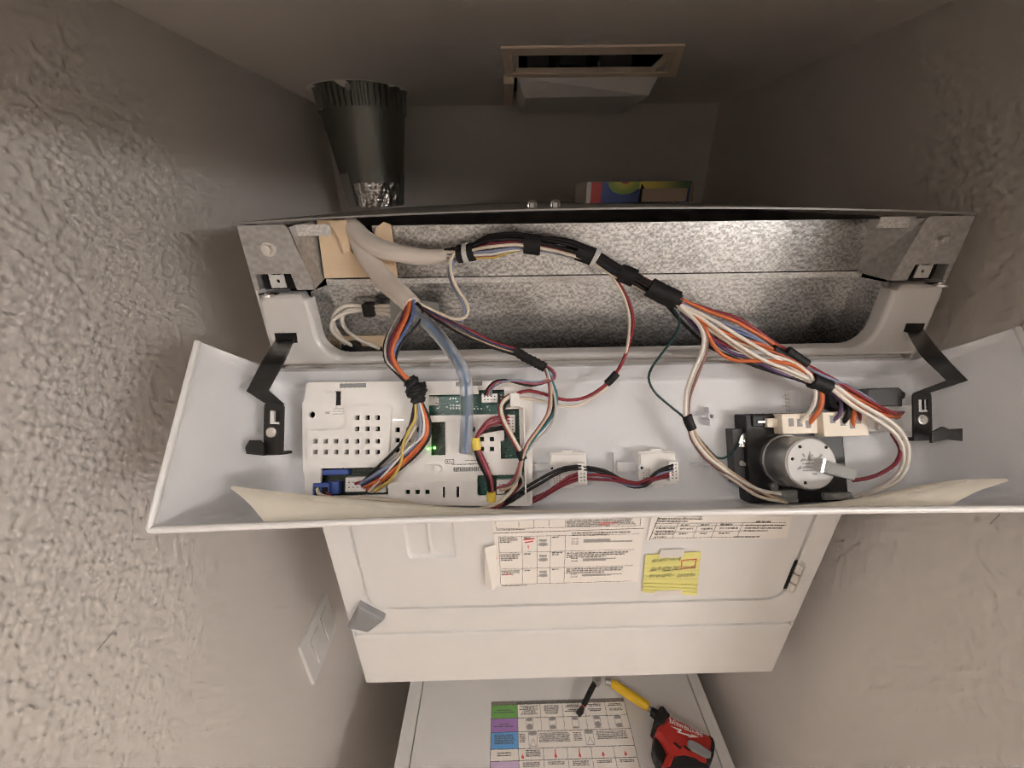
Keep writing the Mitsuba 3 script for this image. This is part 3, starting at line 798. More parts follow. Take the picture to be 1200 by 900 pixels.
put(B, 'lower_board', at(prism(R((-0.2708,0.053), (-0.2025,0.022)), .0071, .0078), FLOOR), 'm_pcb_dark', smooth=False)
put(B, 'vent_backing', at(prism(R((-0.2824,0.1035), (-0.1691,0.0547)), .0074, .0082), FLOOR), 'm_void', smooth=False)
rnd = random.Random(11)
comp = []
for x0, y0, x1, y1, n in (*(-0.1651,0.0996), *(-0.0939,0.1165), 46), (*(-0.0974,0.0575), *(-0.0792,0.1029), 26), (*(-0.1183,0.0226), *(-0.0781,0.0393), 10):
    for _ in range(n):
        x, y, w, h = rnd.uniform(x0, x1), rnd.uniform(y0, y1), rnd.uniform(.0006, .0022), rnd.uniform(.0005, .0012)
        comp.append(bx(x, x + w, y, y + h, .007, .0078))
put(B, 'component', at(cat(comp[::2]), FLOOR), 'm_black', smooth=False, kind='stuff')
put(B, 'solder_pad', at(cat(comp[1::2] + [bx(q[0] - .0008, q[0] + .0008, q[1] - .0008, q[1] + .0008, .007, .0074) for q in [(-0.1455,0.1084),(-0.1426,0.1083),(-0.1397,0.1082),(-0.1368,0.1082),(-0.1455,0.1055),(-0.1426,0.1054),(-0.1397,0.1053),(-0.1368,0.1053),(-0.1223,0.1046),(-0.119,0.1045),(-0.1157,0.1045),(-0.1454,0.115),(-0.1429,0.115),(-0.1404,0.1149),(-0.0964,0.1174),(-0.0964,0.1141),(-0.0965,0.1107)]]), FLOOR), 'm_enamel', smooth=False, kind='stuff')
put(B, 'code_label', at(rbox((-0.1663,0.1174), (-0.1569,0.1086), .007, .0074, .0006, .0002), FLOOR), 'm_paper', smooth=False)
put(B, 'jumper_pin', at(bx((-0.1983,0.095)[0], (-0.1872,0.0948)[0], (-0.1983,0.0946)[1], (-0.1984,0.0958)[1], .0185, .0195), FLOOR), 'm_bright_metal', smooth=False)
for i, q in enumerate(((-0.1608,0.0678), (-0.1651,0.0678))):
    k = nk(B + '__indicator')
    _s = trimesh.creation.icosphere(subdivisions=2, radius=.0011 if i == 0 else .0007)
    _s.apply_translation((q[0], q[1], .0088 if i == 0 else .0185))
    scene[k] = mikit.ply(at(_s, FLOOR), 'm_green_label', smooth=True)
    scene[k]['emitter'] = {'type': 'area', 'radiance': {'type': 'rgb', 'value': [1.2, 14.0, .5] if i == 0 else [.6, 5.0, .3]}}
    labels[k] = {'label': 'lit green indicator light'}
pr = []
for i, v in enumerate([(-0.1307,0.056),(-0.1283,0.0528),(-0.1426,0.0524)]):
    pr += words(v[0], v[0] + .02, v[1], .0007, 30 + i)
x0, y0 = (-0.1418,0.0461)
x1, y1 = (-0.114,0.0502)
x, rnd = x0, random.Random(3)
while x < x1:
    w = rnd.choice((.0004, .0007, .001))
    pr.append(sbox(x, y0, x + w, y1))
    x += w + rnd.choice((.0004, .0006))
q = (-0.145,0.0555)
pr.append(Point(q).buffer(.004).intersection(sbox(q[0] - .005, q[1] - .0018, q[0] + .005, q[1] + .0018)).exterior.buffer(.0003))
pr += words(q[0] - .0025, q[0] + .003, q[1] - .0008, .0018, 8, wmin=.4, wmax=.7)
put(B, 'label_print', at(flat(pr, E1, E1 + .0003), FLOOR), 'm_ink', smooth=False, label='printed bar code and maker data')
pr = []
for i, q in enumerate([(-0.2542,0.1065),(-0.2542,0.1041),(-0.2542,0.1017)]):
    pr += words(q[0], q[0] + .011, q[1], .0006, 60 + i)
put(B, 'label_print', at(flat(pr, E1, E1 + .0003), FLOOR), 'm_ink_grey', smooth=False)
q = (-0.2613,0.1022)
put(B, 'label_print', at(at(meshkit.text_mesh('RU', .0022, .0003, bold=True), frame((q[0], q[1], E1), (1, 0, 0), (0, 1, 0), (0, 0, 1))), FLOOR), 'm_ink', smooth=False)


def header(parent, a, b, e0, e1, cols, rows, bsdf='m_cream_plastic', label=None):
    k = put(parent, 'connector', at(rbox(a, b, e0, e1, .0006, .0004), FLOOR), bsdf, smooth=30, label=label)
    x0, x1, y0, y1 = min(a[0], b[0]), max(a[0], b[0]), min(a[1], b[1]), max(a[1], b[1])
    ps = []
    for i in range(cols):
        for j in range(rows):
            cx, cy = x0 + (x1 - x0) * (i + .9) / (cols + .8), y0 + (y1 - y0) * (j + .9) / (rows + .8)
            ps.append(bx(cx - .0007, cx + .0007, cy - .0004, cy + .0004, e1 - .0003, e1 + .0002))
    put(k, 'contact', at(cat(ps), FLOOR), 'm_dark_grey', smooth=False)
    return k


header(B, (-0.1143,0.1098), (-0.0993,0.1183), .007, .020, 4, 2, 'm_board_cover', 'white eight way connector')
header(B, (-0.0908,0.0813), (-0.0832,0.0979), .007, .018, 2, 5, 'm_board_cover', 'white ten way connector')
put(B, 'connector', at(cat(rbox((-0.0876,0.1051), (-0.079,0.1179), .010, .026, .0008, .0006), rbox((-0.0932,0.1033), (-0.0756,0.1049), .012, .0222, .0006, .0004)), FLOOR), 'm_board_cover', label='white two way connector with a red and a white wire')
header(B, (-0.1018,0.0245), (-0.0856,0.0375), .007, .016, 4, 2, 'm_board_cover')
header(B, (-0.2421,0.0295), (-0.2234,0.0427), .007, .017, 4, 2, 'm_board_cover')
put(B, 'connector', at(rbox((-0.2207,0.0279), (-0.205,0.0369), .007, .015, .0006, .0004), FLOOR), 'm_board_cover')
k = put(B, 'relay_socket', at(cat(rbox((-0.2707,0.0236), (-0.2555,0.0386), .007, .020, .0006, .0005), rbox((-0.2561,0.0275), (-0.2485,0.0389), .007, .016, .0006, .0005)), FLOOR), 'm_blue_plastic', label='blue plug in terminal')
put(k, 'opening', at(cat(prism(R((-0.2687,0.0251), (-0.2642,0.035)), .0195, .0204), prism(R((-0.2621,0.0257), (-0.2568,0.0348)), .0195, .0204)), FLOOR), 'm_void', smooth=False)
put(B, 'relay', at(rbox((-0.2654,0.0449), (-0.2408,0.0499), .007, .014, .0008, .0005), FLOOR), 'm_blue_plastic', label='blue relay')
put(B, 'side_rail', at(prism(R((-0.0796,0.0146), (-0.0699,0.0144)).buffer(.001), .0, .012), FLOOR), 'm_board_cover', smooth=False)

# ------------------------------------------------------------------ two small white switch boxes along the lower middle
for i, (a, b, c0, c1, l0, l1) in enumerate((((-0.0514,0.03), (-0.0162,0.0613), (-0.0267,0.0339), (-0.0186,0.0522), (-0.069,0.0439), (-0.0492,0.0504)),
                                            ((0.033,0.029), (0.0687,0.0608), (0.0571,0.0344), (0.066,0.0523), (0.0146,0.0413), (0.0381,0.0502)))):
    t = thing('selector_switch', 'small white switch box ' + ('next to the control board, left of its twin' if i == 0 else 'nearer the timer, right of its twin'), 'switch')
    x0, x1, y0, y1 = min(a[0], b[0]), max(a[0], b[0]), min(a[1], b[1]), max(a[1], b[1])
    put(t, 'body', at(cat(rbox(a, b, 0, .014, .0012, .001), rbox((x0 + .0015, y0 + .0015), (x1 - .0015, y1 - .0015), .0135, .016, .001, .0008)), FLOOR), 'm_board_cover')
    for ya, yb in ((y1 - .0005, y1 + .002), (y0 - .002, y0 + .0005)):
        put(t, 'latch', at(bx((x0 + x1) / 2 - .005, (x0 + x1) / 2 + .005, ya, yb, .006, .013), FLOOR), 'm_board_cover', smooth=False)
    put(t, 'arm', at(cat(bx(min(l0[0], l1[0]), max(l0[0], l1[0]) + .003, min(l0[1], l1[1]), max(l0[1], l1[1]), .002, .0075), disc((x0 + .002, (l0[1] + l1[1]) / 2), .0032, 0, .0165, 14)), FLOOR), 'm_plastic', smooth=30)
    put(t, 'pivot_hole', at(disc((x0 + .002, (l0[1] + l1[1]) / 2), .0013, .016, .0168, 10), FLOOR), 'm_void')
    if i == 1:
        put(t, 'post', at(cat(bx(min(l0[0], l1[0]) - .001, min(l0[0], l1[0]) + .004, min(l0[1], l1[1]) + .001, max(l0[1], l1[1]) - .001, .002, .011), bx(min(l0[0], l1[0]) - .003, min(l0[0], l1[0]) - .001, y0 + .004, y1 - .002, 0, .006)), FLOOR), 'm_enamel', smooth=False)
    header(t, c0, c1, .014, .026, 2, 5, 'm_board_cover', 'ten way plug')
    pr = []
    for j in range(3):
        pr += [s for s in words(y0 + .003, y0 + .016, 0, .0016, 90 + i * 7 + j, wmin=.5, wmax=1.0)]
        pr = [shapely.affinity.affine_transform(s, [0, -1, 1, 0, x0 + .0045 + .0026 * j, 0]) if s.bounds[3] < .003 and s.bounds[1] >= 0 and s.bounds[0] >= y0 else s for s in pr]
    put(t, 'print', at(flat(pr, .016, .0162), FLOOR), 'm_ink_grey', smooth=False)

# ------------------------------------------------------------------ timer: motor can on its black switch housing
Tm = thing('timer', 'round silver timer motor on a black switch housing in right half of console', 'timer')
put(Tm, 'housing', at(cat(rbox((0.1352,0.0111), (0.228,0.0943), .0, .018, .002, .0015), rbox((0.141,0.0823), (0.2457,0.093), .0, .020, .0015, .001), rbox((0.2293,0.0804), (0.2666,0.0886), 0, .013, .001, .001)), FLOOR), 'm_black')
put(Tm, 'side_flange', at(rbox((0.1254,0.0283), (0.1455,0.0804), .0, .012, .001, .001), FLOOR), 'm_dark_grey', label='dark grey side flange')
put(Tm, 'flange_screw', at(cat(disc((0.1318,0.0475), .0028, .012, .0136, 14, .0004), disc((0.1342,0.0467), .0016, .0136, .0142, 8)), FLOOR), 'm_dull_metal')
gq = [(0.1283,0.0638),(0.1322,0.0734),(0.1348,0.0758),(0.1393,0.0684),(0.1348,0.0628)]
put(Tm, 'ground_tab', at(cat(prism(Polygon(gq), .0135, .0145), disc((0.1354,0.0685), .0014, .0145, .0158, 8), disc((0.1326,0.0646), .0014, .0145, .0158, 8)), FLOOR), 'm_bright_metal', smooth=False, label='bright grounding tab')
mc = np.array((0.1705,0.0504))
m = put(Tm, 'motor_can', at(cat(disc(mc, .0242, .012, .022, 48, .001), disc(mc, .0228, .02, .050, 56, .0018)), FLOOR), 'm_galv_plain', smooth=40, label='round motor can')
put(m, 'end_plate', at(disc(mc, .0212, .0495, .0508, 56, .0006), FLOOR), 'm_end_plate', label='bright stamped end plate')
hl = [(0.1613,0.0653),(0.1841,0.0644),(0.1541,0.055),(0.1635,0.0346)]
put(m, 'vent_hole', at(cat(*[disc(q, .0014, .0506, .0511, 12) for q in hl]), FLOOR), 'm_void', smooth=False)
pr = []
rnd = random.Random(23)
for k in range(14):
    a = rnd.uniform(0, 6.28)
    r = rnd.uniform(.004, .012)
    c = mc + r * np.array([math.cos(a), math.sin(a)])
    w, h = rnd.uniform(.001, .0025), rnd.uniform(.0008, .002)
    pr.append(shapely.affinity.rotate(sbox(c[0] - w, c[1] - h * .5, c[0] + w, c[1] + h * .5), rnd.uniform(0, 180)))
pr += [s for i in range(4) for s in words(mc[0] - .008, mc[0] + .006, mc[1] - .006 + .003 * i, .0011, 70 + i, wmax=2)]
put(m, 'stamping', at(flat(pr, .0507, .0510), FLOOR), 'm_grey', smooth=False)
put(m, 'ear', at(cat(disc((mc[0] - .014, mc[1] - .024), .004, .018, .021, 14), disc((mc[0] - .014, mc[1] - .024), .002, .021, .023, 6)), FLOOR), 'm_dull_metal')
put(Tm, 'terminal_boot', at(cat(rbox((-.010, -.0055), (.010, .0055), .0, .008, .0015, .0012), bx(.008, .020, -.0045, .0045, .0005, .0065), bx(-.0105, -.008, -.0055, .0055, .0005, .0085)), FLOOR @ frame((*(0.1828,0.047), .051), (.955, -.297, 0), (.297, .955, 0), (0, 0, 1))), 'm_clear', label='translucent boot on the motor terminal')
put(Tm, 'terminal_clip', at(cat(bx(-.0108, -.0085, -.0058, .0058, .0, .0086)), FLOOR @ frame((*(0.1828,0.047), .051), (.955, -.297, 0), (.297, .955, 0), (0, 0, 1))), 'm_bright_metal', smooth=False)
put(Tm, 'terminal_strip', at(rbox((0.1525,0.0813), (0.242,0.0899), .018, .0235, .001, .0008), FLOOR), 'm_cream_plastic')
put(Tm, 'terminal_pin', at(bx((0.1454,0.087)[0], (0.1559,0.0868)[0], (0.1453,0.0858)[1], (0.1454,0.0874)[1], .0205, .0215), FLOOR), 'm_bright_metal', smooth=False)
for i, (q0, q1, sl) in enumerate((((0.1619,0.0751), (0.1948,0.0939), [(0.1703,0.0858),(0.1782,0.0853),(0.186,0.0839)]), ((0.2,0.072), (0.2418,0.0946), [(0.209,0.0878),(0.2183,0.0853),(0.2269,0.0827),(0.2331,0.0869)]))):
    k = put(Tm, 'plug', at(rbox(q0, q1, .018, .030, .0012, .001), FLOOR), 'm_cream_plastic', label='cream ' + ('three' if i == 0 else 'four') + ' way plug')
    put(k, 'opening', at(cat(*[bx(q[0] - .0024, q[0] + .0024, q[1] - .0036, q[1] + .0036, .0285, .0302) for q in sl]), FLOOR), 'm_tape' if False else 'm_ink_grey', smooth=False)
for q0, q1 in (((0.1561,0.0153), (0.1774,0.0234)), ((0.1601,0.0115), (0.1778,0.0157)), ((0.2021,0.0132), (0.2289,0.0199))):
    k = put(Tm, 'spade_boot', at(rbox(q0, q1, .014, .022, .0012, .001), FLOOR), 'm_clear', label='translucent spade terminal boot')
    put(k, 'spade', at(bx(min(q0[0], q1[0]) + .006, max(q0[0], q1[0]) - .002, (q0[1] + q1[1]) / 2 - .0015, (q0[1] + q1[1]) / 2 + .0015, .016, .0222), FLOOR), 'm_dull_metal', smooth=False)
# start / selector switch at the far right
S = thing('start_switch', 'black and white switch block beside the right hinge strap', 'switch')
put(S, 'body', at(ploft([(0.2428,0.1002),(0.2432,0.1042),(0.25,0.1161),(0.2784,0.1164),(0.2843,0.1106),(0.283,0.1058),(0.2805,0.1051),(0.2798,0.0987)], 0, .026, .001), FLOOR), 'm_dark_grey', smooth=30)
put(S, 'base', at(cat(rbox((0.2479,0.0751), (0.3021,0.1003), .0, .014, .0015, .001), rbox((0.2625,0.0766), (0.2963,0.1002), .012, .018, .001, .0008)), FLOOR), 'm_board_cover', label='white base of the switch')
put(S, 'knob_ring', at(prism(Point((0.2325,0.1058)).buffer(.0105).difference(Point((0.2342,0.1058)).buffer(.006)), 0, .012), FLOOR), 'm_black', label='black round boss')
put(S, 'screw', at(disc((0.28,0.1098), .0014, .026, .0268, 10), FLOOR), 'm_bright_metal')

# ------------------------------------------------------------------ wiring


def bundle(parent, centre, colors, r0, rad, twist, seed, wr=.0014, part='wire'):
    """strands that run round a centre line, each its own part"""
    c = spline(mm(centre), .005)
    t, a, b = frames(c)
    s = np.linspace(0, 1, len(c))
    rr = np.interp(s, *rad)
    rnd = random.Random(seed)
    for i, col in enumerate(colors):
        ph = 2 * math.pi * i / len(colors) + rnd.uniform(-.2, .2)
        q = rnd.uniform(.55, 1.0)
        ang = ph + twist * s * rnd.uniform(.8, 1.2)
        p = c + (rr * q * r0)[:, None] * (np.cos(ang)[:, None] * a + np.sin(ang)[:, None] * b)
        put(parent, part, sweep(p, wr, 6), 'w_' + col, smooth=60)
    return c


def tape(parent, c, a, b, r, bsdf='m_tape', part='tape', flat_=1.0, label=None):
    p = piece(c, a, b)
    return put(parent, part, sweep(p, r, 14, flat_), bsdf, smooth=40, label=label)


H = thing('main_harness', 'thick taped wire bundle arching from white sleeve across bare metal to the timer', 'wires')
c = spline(mm([(-2532,400,18644),(-2416,300,18538),(-2250,200,18441),(-2053,120,18392),(-1858,80,18362),(-1687,40,18357),(-1510,0,18375)]), .004)
rr = np.interp(np.linspace(0, 1, len(c)), [0, .1, .45, .8, 1], [.008, .0098, .0092, .0072, .0062])
wob = 1 + .10 * (meshkit.noise(c * 130, 4) - .5)
put(H, 'sleeve', sweep(c, rr * wob, 18), 'm_sleeve', smooth=60, label='white insulating sleeve, the upper of two')
mainc = [(-1541,0,18384),(-1352,-40,18393),(-1109,-80,18448),(-874,-110,18485),(-681,-140,18470),(-451,-170,18441),(-206,-210,18376),(25,-260,18253),(197,-310,18184),(383,-370,18086),(587,-420,17994)]
mc_ = bundle(H, mainc, ['black', 'maroon', 'cream', 'slate', 'white', 'slate', 'rust', 'yellow', 'navy', 'black', 'red', 'cream', 'black', 'red', 'black', 'black'], .0068,
             ([0, .07, .12, .2, .36, .42, .5, .62, .7, .8, .9, 1], [.62, .8, .9, 1.55, 1.05, 1.1, 1.15, .85, .9, .9, .8, .8]), 2.4, 6, .0016)
for a, b, r in ((.055, .125, .0082), (.335, .40, .0090), (.545, .625, .0078), (.735, .80, .0080), (.865, .985, .0086)):
    tape(H, mc_, a, b, r)
for a in (.082, .612):
    tape(H, mc_, a, a + .018, .0093, 'm_tie', 'cable_tie')
tape(H, mc_, .655, .775, .0056, 'w_navy', 'tape')
L_ = lambda col, pts, r=.0014, part='wire', lab=None: put(H, part, wire(pts, r), 'w_' + col, smooth=60, label=lab)
# upper strands to the far right switch
L_('orange', [(582,-420,18025),(839,-460,17915),(1050,-500,17844),(1225,-530,17755),(1365,-550,17678),(1565,-600,17545),(1723,-650,17453),(1937,-740,17311),(2286,-775,17131),(2526,-764,17030),(2865,-660,16909)], .0017)
L_('red', [(595,-400,17997),(846,-440,17925),(1088,-480,17861),(1265,-510,17764),(1420,-530,17662),(1589,-580,17562),(1752,-630,17453),(2013,-759,17319),(2331,-793,17139),(2588,-772,17016),(2876,-644,16938)], .0016)
L_('slate', [(582,-430,17997),(775,-470,17903),(966,-510,17817),(1158,-540,17751),(1288,-560,17683),(1464,-600,17572),(1660,-640,17476),(1810,-755,17405),(2105,-757,17282),(2360,-759,17139),(2832,-697,16846)])
L_('blue', [(585,-430,17981),(774,-480,17882),(966,-520,17796),(1142,-550,17730),(1303,-570,17662),(1479,-610,17550),(1673,-650,17463)])
L_('maroon', [(589,-410,18007),(822,-450,17944),(1116,-500,17827),(1315,-530,17705),(1518,-580,17563),(1689,-640,17458),(1870,-734,17361),(2172,-760,17196),(2469,-767,17024),(2791,-651,16925)], .0012)
L_('orange', [(581,-440,17984),(773,-500,17841),(949,-540,17755),(1118,-570,17689),(1321,-590,17636),(1467,-620,17571),(1649,-660,17467),(1943,-737,17276),(2261,-777,17088),(2525,-766,16986),(2854,-673,16888)], .0017)
# white strands
for j, (d, col) in enumerate(((0, 'white'), (1, 'cream'), (2, 'white'))):
    pts = ([(543,-440,17977),(769,-500,17864),(914,-560,17762),(1079,-600,17652),(1329,-680,17515),(1522,-711,17441),(1767,-749,17336)], [(575,-430,17950),(772,-480,17811),(940,-530,17711),(1157,-590,17574),(1382,-660,17448),(1571,-694,17391),(1782,-738,17314)],
           [(558,-440,17984),(790,-510,17890),(969,-560,17792),(1168,-610,17678),(1385,-670,17559),(1599,-689,17439),(1768,-763,17351)])[j]
    L_(col, pts, .0017)
L_('tan', [(612,-440,17937),(848,-500,17776),(994,-550,17701),(1219,-600,17617),(1403,-630,17584),(1559,-660,17511),(1712,-728,17412)])
L_('black', [(483,-360,17966),(633,-380,17817),(803,-440,17660),(901,-500,17587),(1246,-620,17459),(1478,-693,17393),(1789,-720,17305)], .0016)
L_('purple', [(618,-400,17903),(796,-460,17732),(933,-510,17640),(1068,-560,17556),(1241,-610,17505),(1405,-691,17435),(1682,-708,17327),(1880,-723,17262),(2066,-769,17141),(2064,-814,17024),(2021,-815,16962)], .0016)
L_('maroon', [(640,-390,17892),(828,-460,17731),(985,-520,17634),(1152,-570,17575),(1356,-620,17490),(1584,-683,17369),(1897,-697,17266),(2201,-760,17116),(2256,-799,17029),(2267,-816,16939)], .0018)
L_('black', [(1752,-690,17318),(1972,-721,17224),(2142,-785,17113),(2124,-830,16996),(2114,-819,16935)], .0022)
L_('orange', [(1783,-699,17322),(2018,-729,17210),(2180,-792,17081),(2189,-823,17008),(2205,-835,16906)], .0022)
L_('orange', [(733,-460,17862),(807,-500,17785),(868,-530,17680),(959,-570,17562),(1086,-610,17500),(1225,-640,17501),(1360,-670,17510),(1572,-711,17482),(1732,-744,17385),(1845,-778,17246),(1857,-812,17107),(1796,-828,16939)], .0018)
L_('white', [(1349,-660,17572),(1537,-692,17515),(1697,-747,17420),(1779,-772,17296),(1779,-825,17125),(1710,-819,16954)], .0016)
L_('rust', [(1140,-580,17668),(1396,-640,17588),(1627,-685,17486),(1778,-730,17369),(1876,-764,17230),(1888,-798,17090),(1812,-824,16945)], .0014)
for pts in ([(1744,-749,17336),(1902,-777,17287),(2110,-863,17138),(2306,-926,17029),(2468,-967,16918),(2552,-1012,16800),(2564,-1072,16657),(2495,-1111,16509),(2366,-1124,16406),(2206,-1111,16309)],
            [(1730,-759,17358),(1911,-780,17322),(2127,-862,17180),(2329,-925,17072),(2491,-966,16961),(2580,-1021,16824),(2583,-1088,16669),(2521,-1131,16514),(2411,-1136,16425),(2252,-1138,16342)]):
    L_('white', pts, .0019)
L_('maroon', [(2490,-937,16889),(2554,-1007,16769),(2492,-1080,16683),(2295,-1174,16639),(2115,-1242,16642),(1946,-1283,16652)], .0017)
tc = spline(mm([(1418,-600,17597),(1503,-610,17550),(1590,-640,17502)]), .003)
tape(H, tc, 0, .85, .0045)
tc = spline(mm([(1548,-610,17582),(1630,-640,17526),(1719,-670,17470)]), .003)
tape(H, tc, 0, 1, .0048)
tc = spline(mm([(1752,-745,17343),(1820,-759,17319),(1902,-777,17287)]), .003)
tape(H, tc, 0, 1, .0068)
# loose loops
for col, r, pts in (('white', .0017, [(562,-450,17979),(727,-520,17831),(782,-560,17732),(771,-620,17608),(688,-700,17453),(651,-716,17232),(648,-790,17024)]),
                    ('brown', .0017, [(614,-430,17950),(769,-490,17806),(835,-530,17689),(817,-600,17576),(733,-694,17391),(689,-718,17189),(681,-773,17014)]),
                    ('grey', .0014, [(594,-440,17953),(748,-500,17809),(806,-550,17712),(795,-610,17588),(708,-700,17428),(669,-719,17207),(660,-790,17024)]),
                    ('brown', .0016, [(685,-805,16959),(710,-854,16833),(809,-925,16691),(941,-977,16581),(1112,-1017,16471),(1296,-1070,16380),(1519,-1088,16309)]),
                    ('white', .0017, [(684,-826,16963),(724,-875,16837),(831,-942,16702),(963,-989,16600),(1133,-1029,16490),(1323,-1082,16400),(1532,-1088,16349)]),
                    ('tan', .0014, [(715,-821,16932),(783,-879,16810),(898,-942,16681),(1038,-994,16572),(1187,-1038,16476),(1373,-1082,16359),(1566,-1123,16288)]),
                    ('cream', .0016, [(705,-804,16940),(752,-866,16793),(852,-933,16657),(992,-989,16540),(1149,-1037,16437),(1331,-1097,16333),(1581,-1127,16281)])):
    L_(col, pts, r)
tc = spline(mm([(664,-786,17031),(682,-805,16978),(714,-832,16912)]), .002)
tape(H, tc, 0, 1, .0044)
# white and blue pair that swings down to the other sleeve
L_('cream', [(-1434,-80,18415),(-1484,-100,18342),(-1481,-140,18217),(-1430,-180,18090),(-1363,-200,17989),(-1334,-220,17904),(-1369,-240,17836),(-1464,-260,17826),(-1587,-270,17881),(-1701,-270,17939),(-1817,-250,18000)], .0016)
L_('slate', [(-1458,-40,18357),(-1508,-90,18256),(-1480,-140,18123),(-1405,-180,17994),(-1368,-210,17894),(-1404,-240,17786)], .0015)
L_('slate', [(-1445,-30,18340),(-1488,-70,18237),(-1460,-120,18102),(-1390,-170,17983)], .0013)

G_ = thing('ground_wire', 'thin dark green wire looping from the taped bundle to the metal tab', 'wire')
put(G_, 'wire', wire([(535,-400,17936),(595,-440,17850),(584,-480,17774),(521,-540,17682),(396,-620,17550),(317,-680,17469),(306,-665,17362),(362,-688,17242),(505,-716,17112),(660,-776,16989),(715,-811,16908),(850,-878,16752),(973,-918,16643),(1073,-895,16643),(1150,-843,16673),(1212,-799,16719)], .0011), 'w_green', smooth=60)

Rw = thing('red_white_pair', 'long hanging loop of one red and one white wire with a black tape', 'wires')
put(Rw, 'wire', wire([(-117,-200,18344),(54,-280,18142),(160,-340,17958),(191,-400,17814),(148,-500,17659),(68,-620,17515),(12,-595,17362),(-85,-610,17257),(-236,-638,17168),(-381,-653,17143),(-518,-661,17168),(-661,-645,17216),(-794,-623,17235),(-889,-616,17207)], .0016), 'w_red', smooth=60)
put(Rw, 'wire', wire([(-137,-220,18354),(1,-290,18183),(97,-340,18030),(148,-390,17868),(139,-480,17718),(94,-590,17569),(42,-589,17393),(-62,-618,17243),(-194,-637,17149),(-355,-663,17085),(-517,-666,17099),(-660,-654,17141),(-874,-636,17172)], .0013), 'w_cream', smooth=60)
tc = spline(mm([(34,-593,17386),(-10,-602,17331),(-55,-607,17282)]), .002)
tape(Rw, tc, 0, 1, .0036)

B2 = thing('board_harness', 'coloured wire bundle from lower sleeve through a black tape knot to the left board sockets', 'wires')
c = spline(mm([(-2483,380,18548),(-2420,300,18416),(-2310,200,18271),(-2157,60,18135),(-2004,-100,18050),(-1856,-240,17959)]), .004)
rr = np.interp(np.linspace(0, 1, len(c)), [0, .2, .7, 1], [.0085, .0098, .0104, .0090])
put(B2, 'sleeve', sweep(c, rr * (1 + .10 * (meshkit.noise(c * 140, 9) - .5)), 18), 'm_sleeve', smooth=60, label='white insulating sleeve, the lower of two')
for col, r, pts in (('orange', .0017, [(-1861,-260,18012),(-1885,-360,17894),(-1958,-500,17738),(-1996,-600,17612),(-1937,-661,17489),(-1830,-672,17349)]),
                    ('red', .0016, [(-1888,-250,18002),(-1921,-350,17876),(-1992,-480,17748),(-2025,-580,17605),(-1966,-642,17481),(-1850,-654,17341)]),
                    ('rust', .0015, [(-1867,-270,18006),(-1900,-370,17881),(-1970,-510,17741),(-2005,-600,17605),(-1945,-664,17482),(-1830,-680,17336)]),
                    ('blue', .0017, [(-1832,-250,18009),(-1840,-360,17877),(-1915,-480,17746),(-1983,-580,17629),(-1966,-630,17501),(-1850,-642,17361)]),
                    ('navy', .0015, [(-1849,-220,17986),(-1882,-320,17859),(-1957,-450,17721),(-2016,-550,17610),(-1982,-610,17476),(-1847,-635,17332)]),
                    ('purple', .0014, [(-1905,-220,17979),(-1959,-310,17833),(-2030,-440,17711),(-2051,-550,17586),(-1986,-623,17474),(-1855,-643,17319)]),
                    ('grey', .0013, [(-1924,-220,17955),(-2032,-360,17792),(-2075,-500,17667),(-2057,-600,17557),(-1981,-646,17475),(-1858,-657,17334)]),
                    ('black', .0012, [(-1939,-200,17934),(-2055,-340,17769),(-2095,-490,17655),(-2069,-590,17545),(-1973,-657,17455),(-1850,-669,17314)]),
                    ('black', .0011, [(-1809,-250,18000),(-1748,-320,17929),(-1774,-400,17840),(-1869,-480,17745),(-1942,-550,17650),(-1968,-626,17549),(-1861,-664,17363)]),
                    ('yellow', .0013, [(-1892,-633,17417),(-1848,-655,17359),(-1819,-677,17300)])):
    put(B2, 'wire', wire(pts, r), 'w_' + col, smooth=60)
tc = spline(mm([(-1869,-645,17397),(-1835,-658,17334),(-1806,-680,17275),(-1785,-722,17183)]), .002)
q = np.interp(np.linspace(0, 1, 40), np.linspace(0, 1, len(tc)), np.arange(len(tc))).astype(int)
c = piece(tc, 0, 1)
c = np.vstack([piece(tc, 0, .5), piece(tc, .52, 1)])
rr = np.interp(np.linspace(0, 1, len(c)), [0, .2, .45, .62, .8, 1], [.0045, .0062, .0085, .0090, .0060, .0056]) * (1 + .5 * (meshkit.noise(c * 420, 2) - .5))
km = sweep(c, rr, 16)
kv = np.array(km.vertices)
kv += (meshkit.noise(kv * 400, 5) - .5)[:, None] * .003
put(B2, 'tape_knot', TM(kv, km.faces), 'm_tape', smooth=25, label='crumpled black tape knot')
put(B2, 'tape_tail', prism(sbox(-.004, -.003, .004, .003), -.0004, .0004).apply_transform(FLOOR @ frame((*(-0.1666,0.1255), .037), (.9, .3, .3), (-.3, .9, 0), (-.3, 0, .9))), 'm_tape', smooth=False)
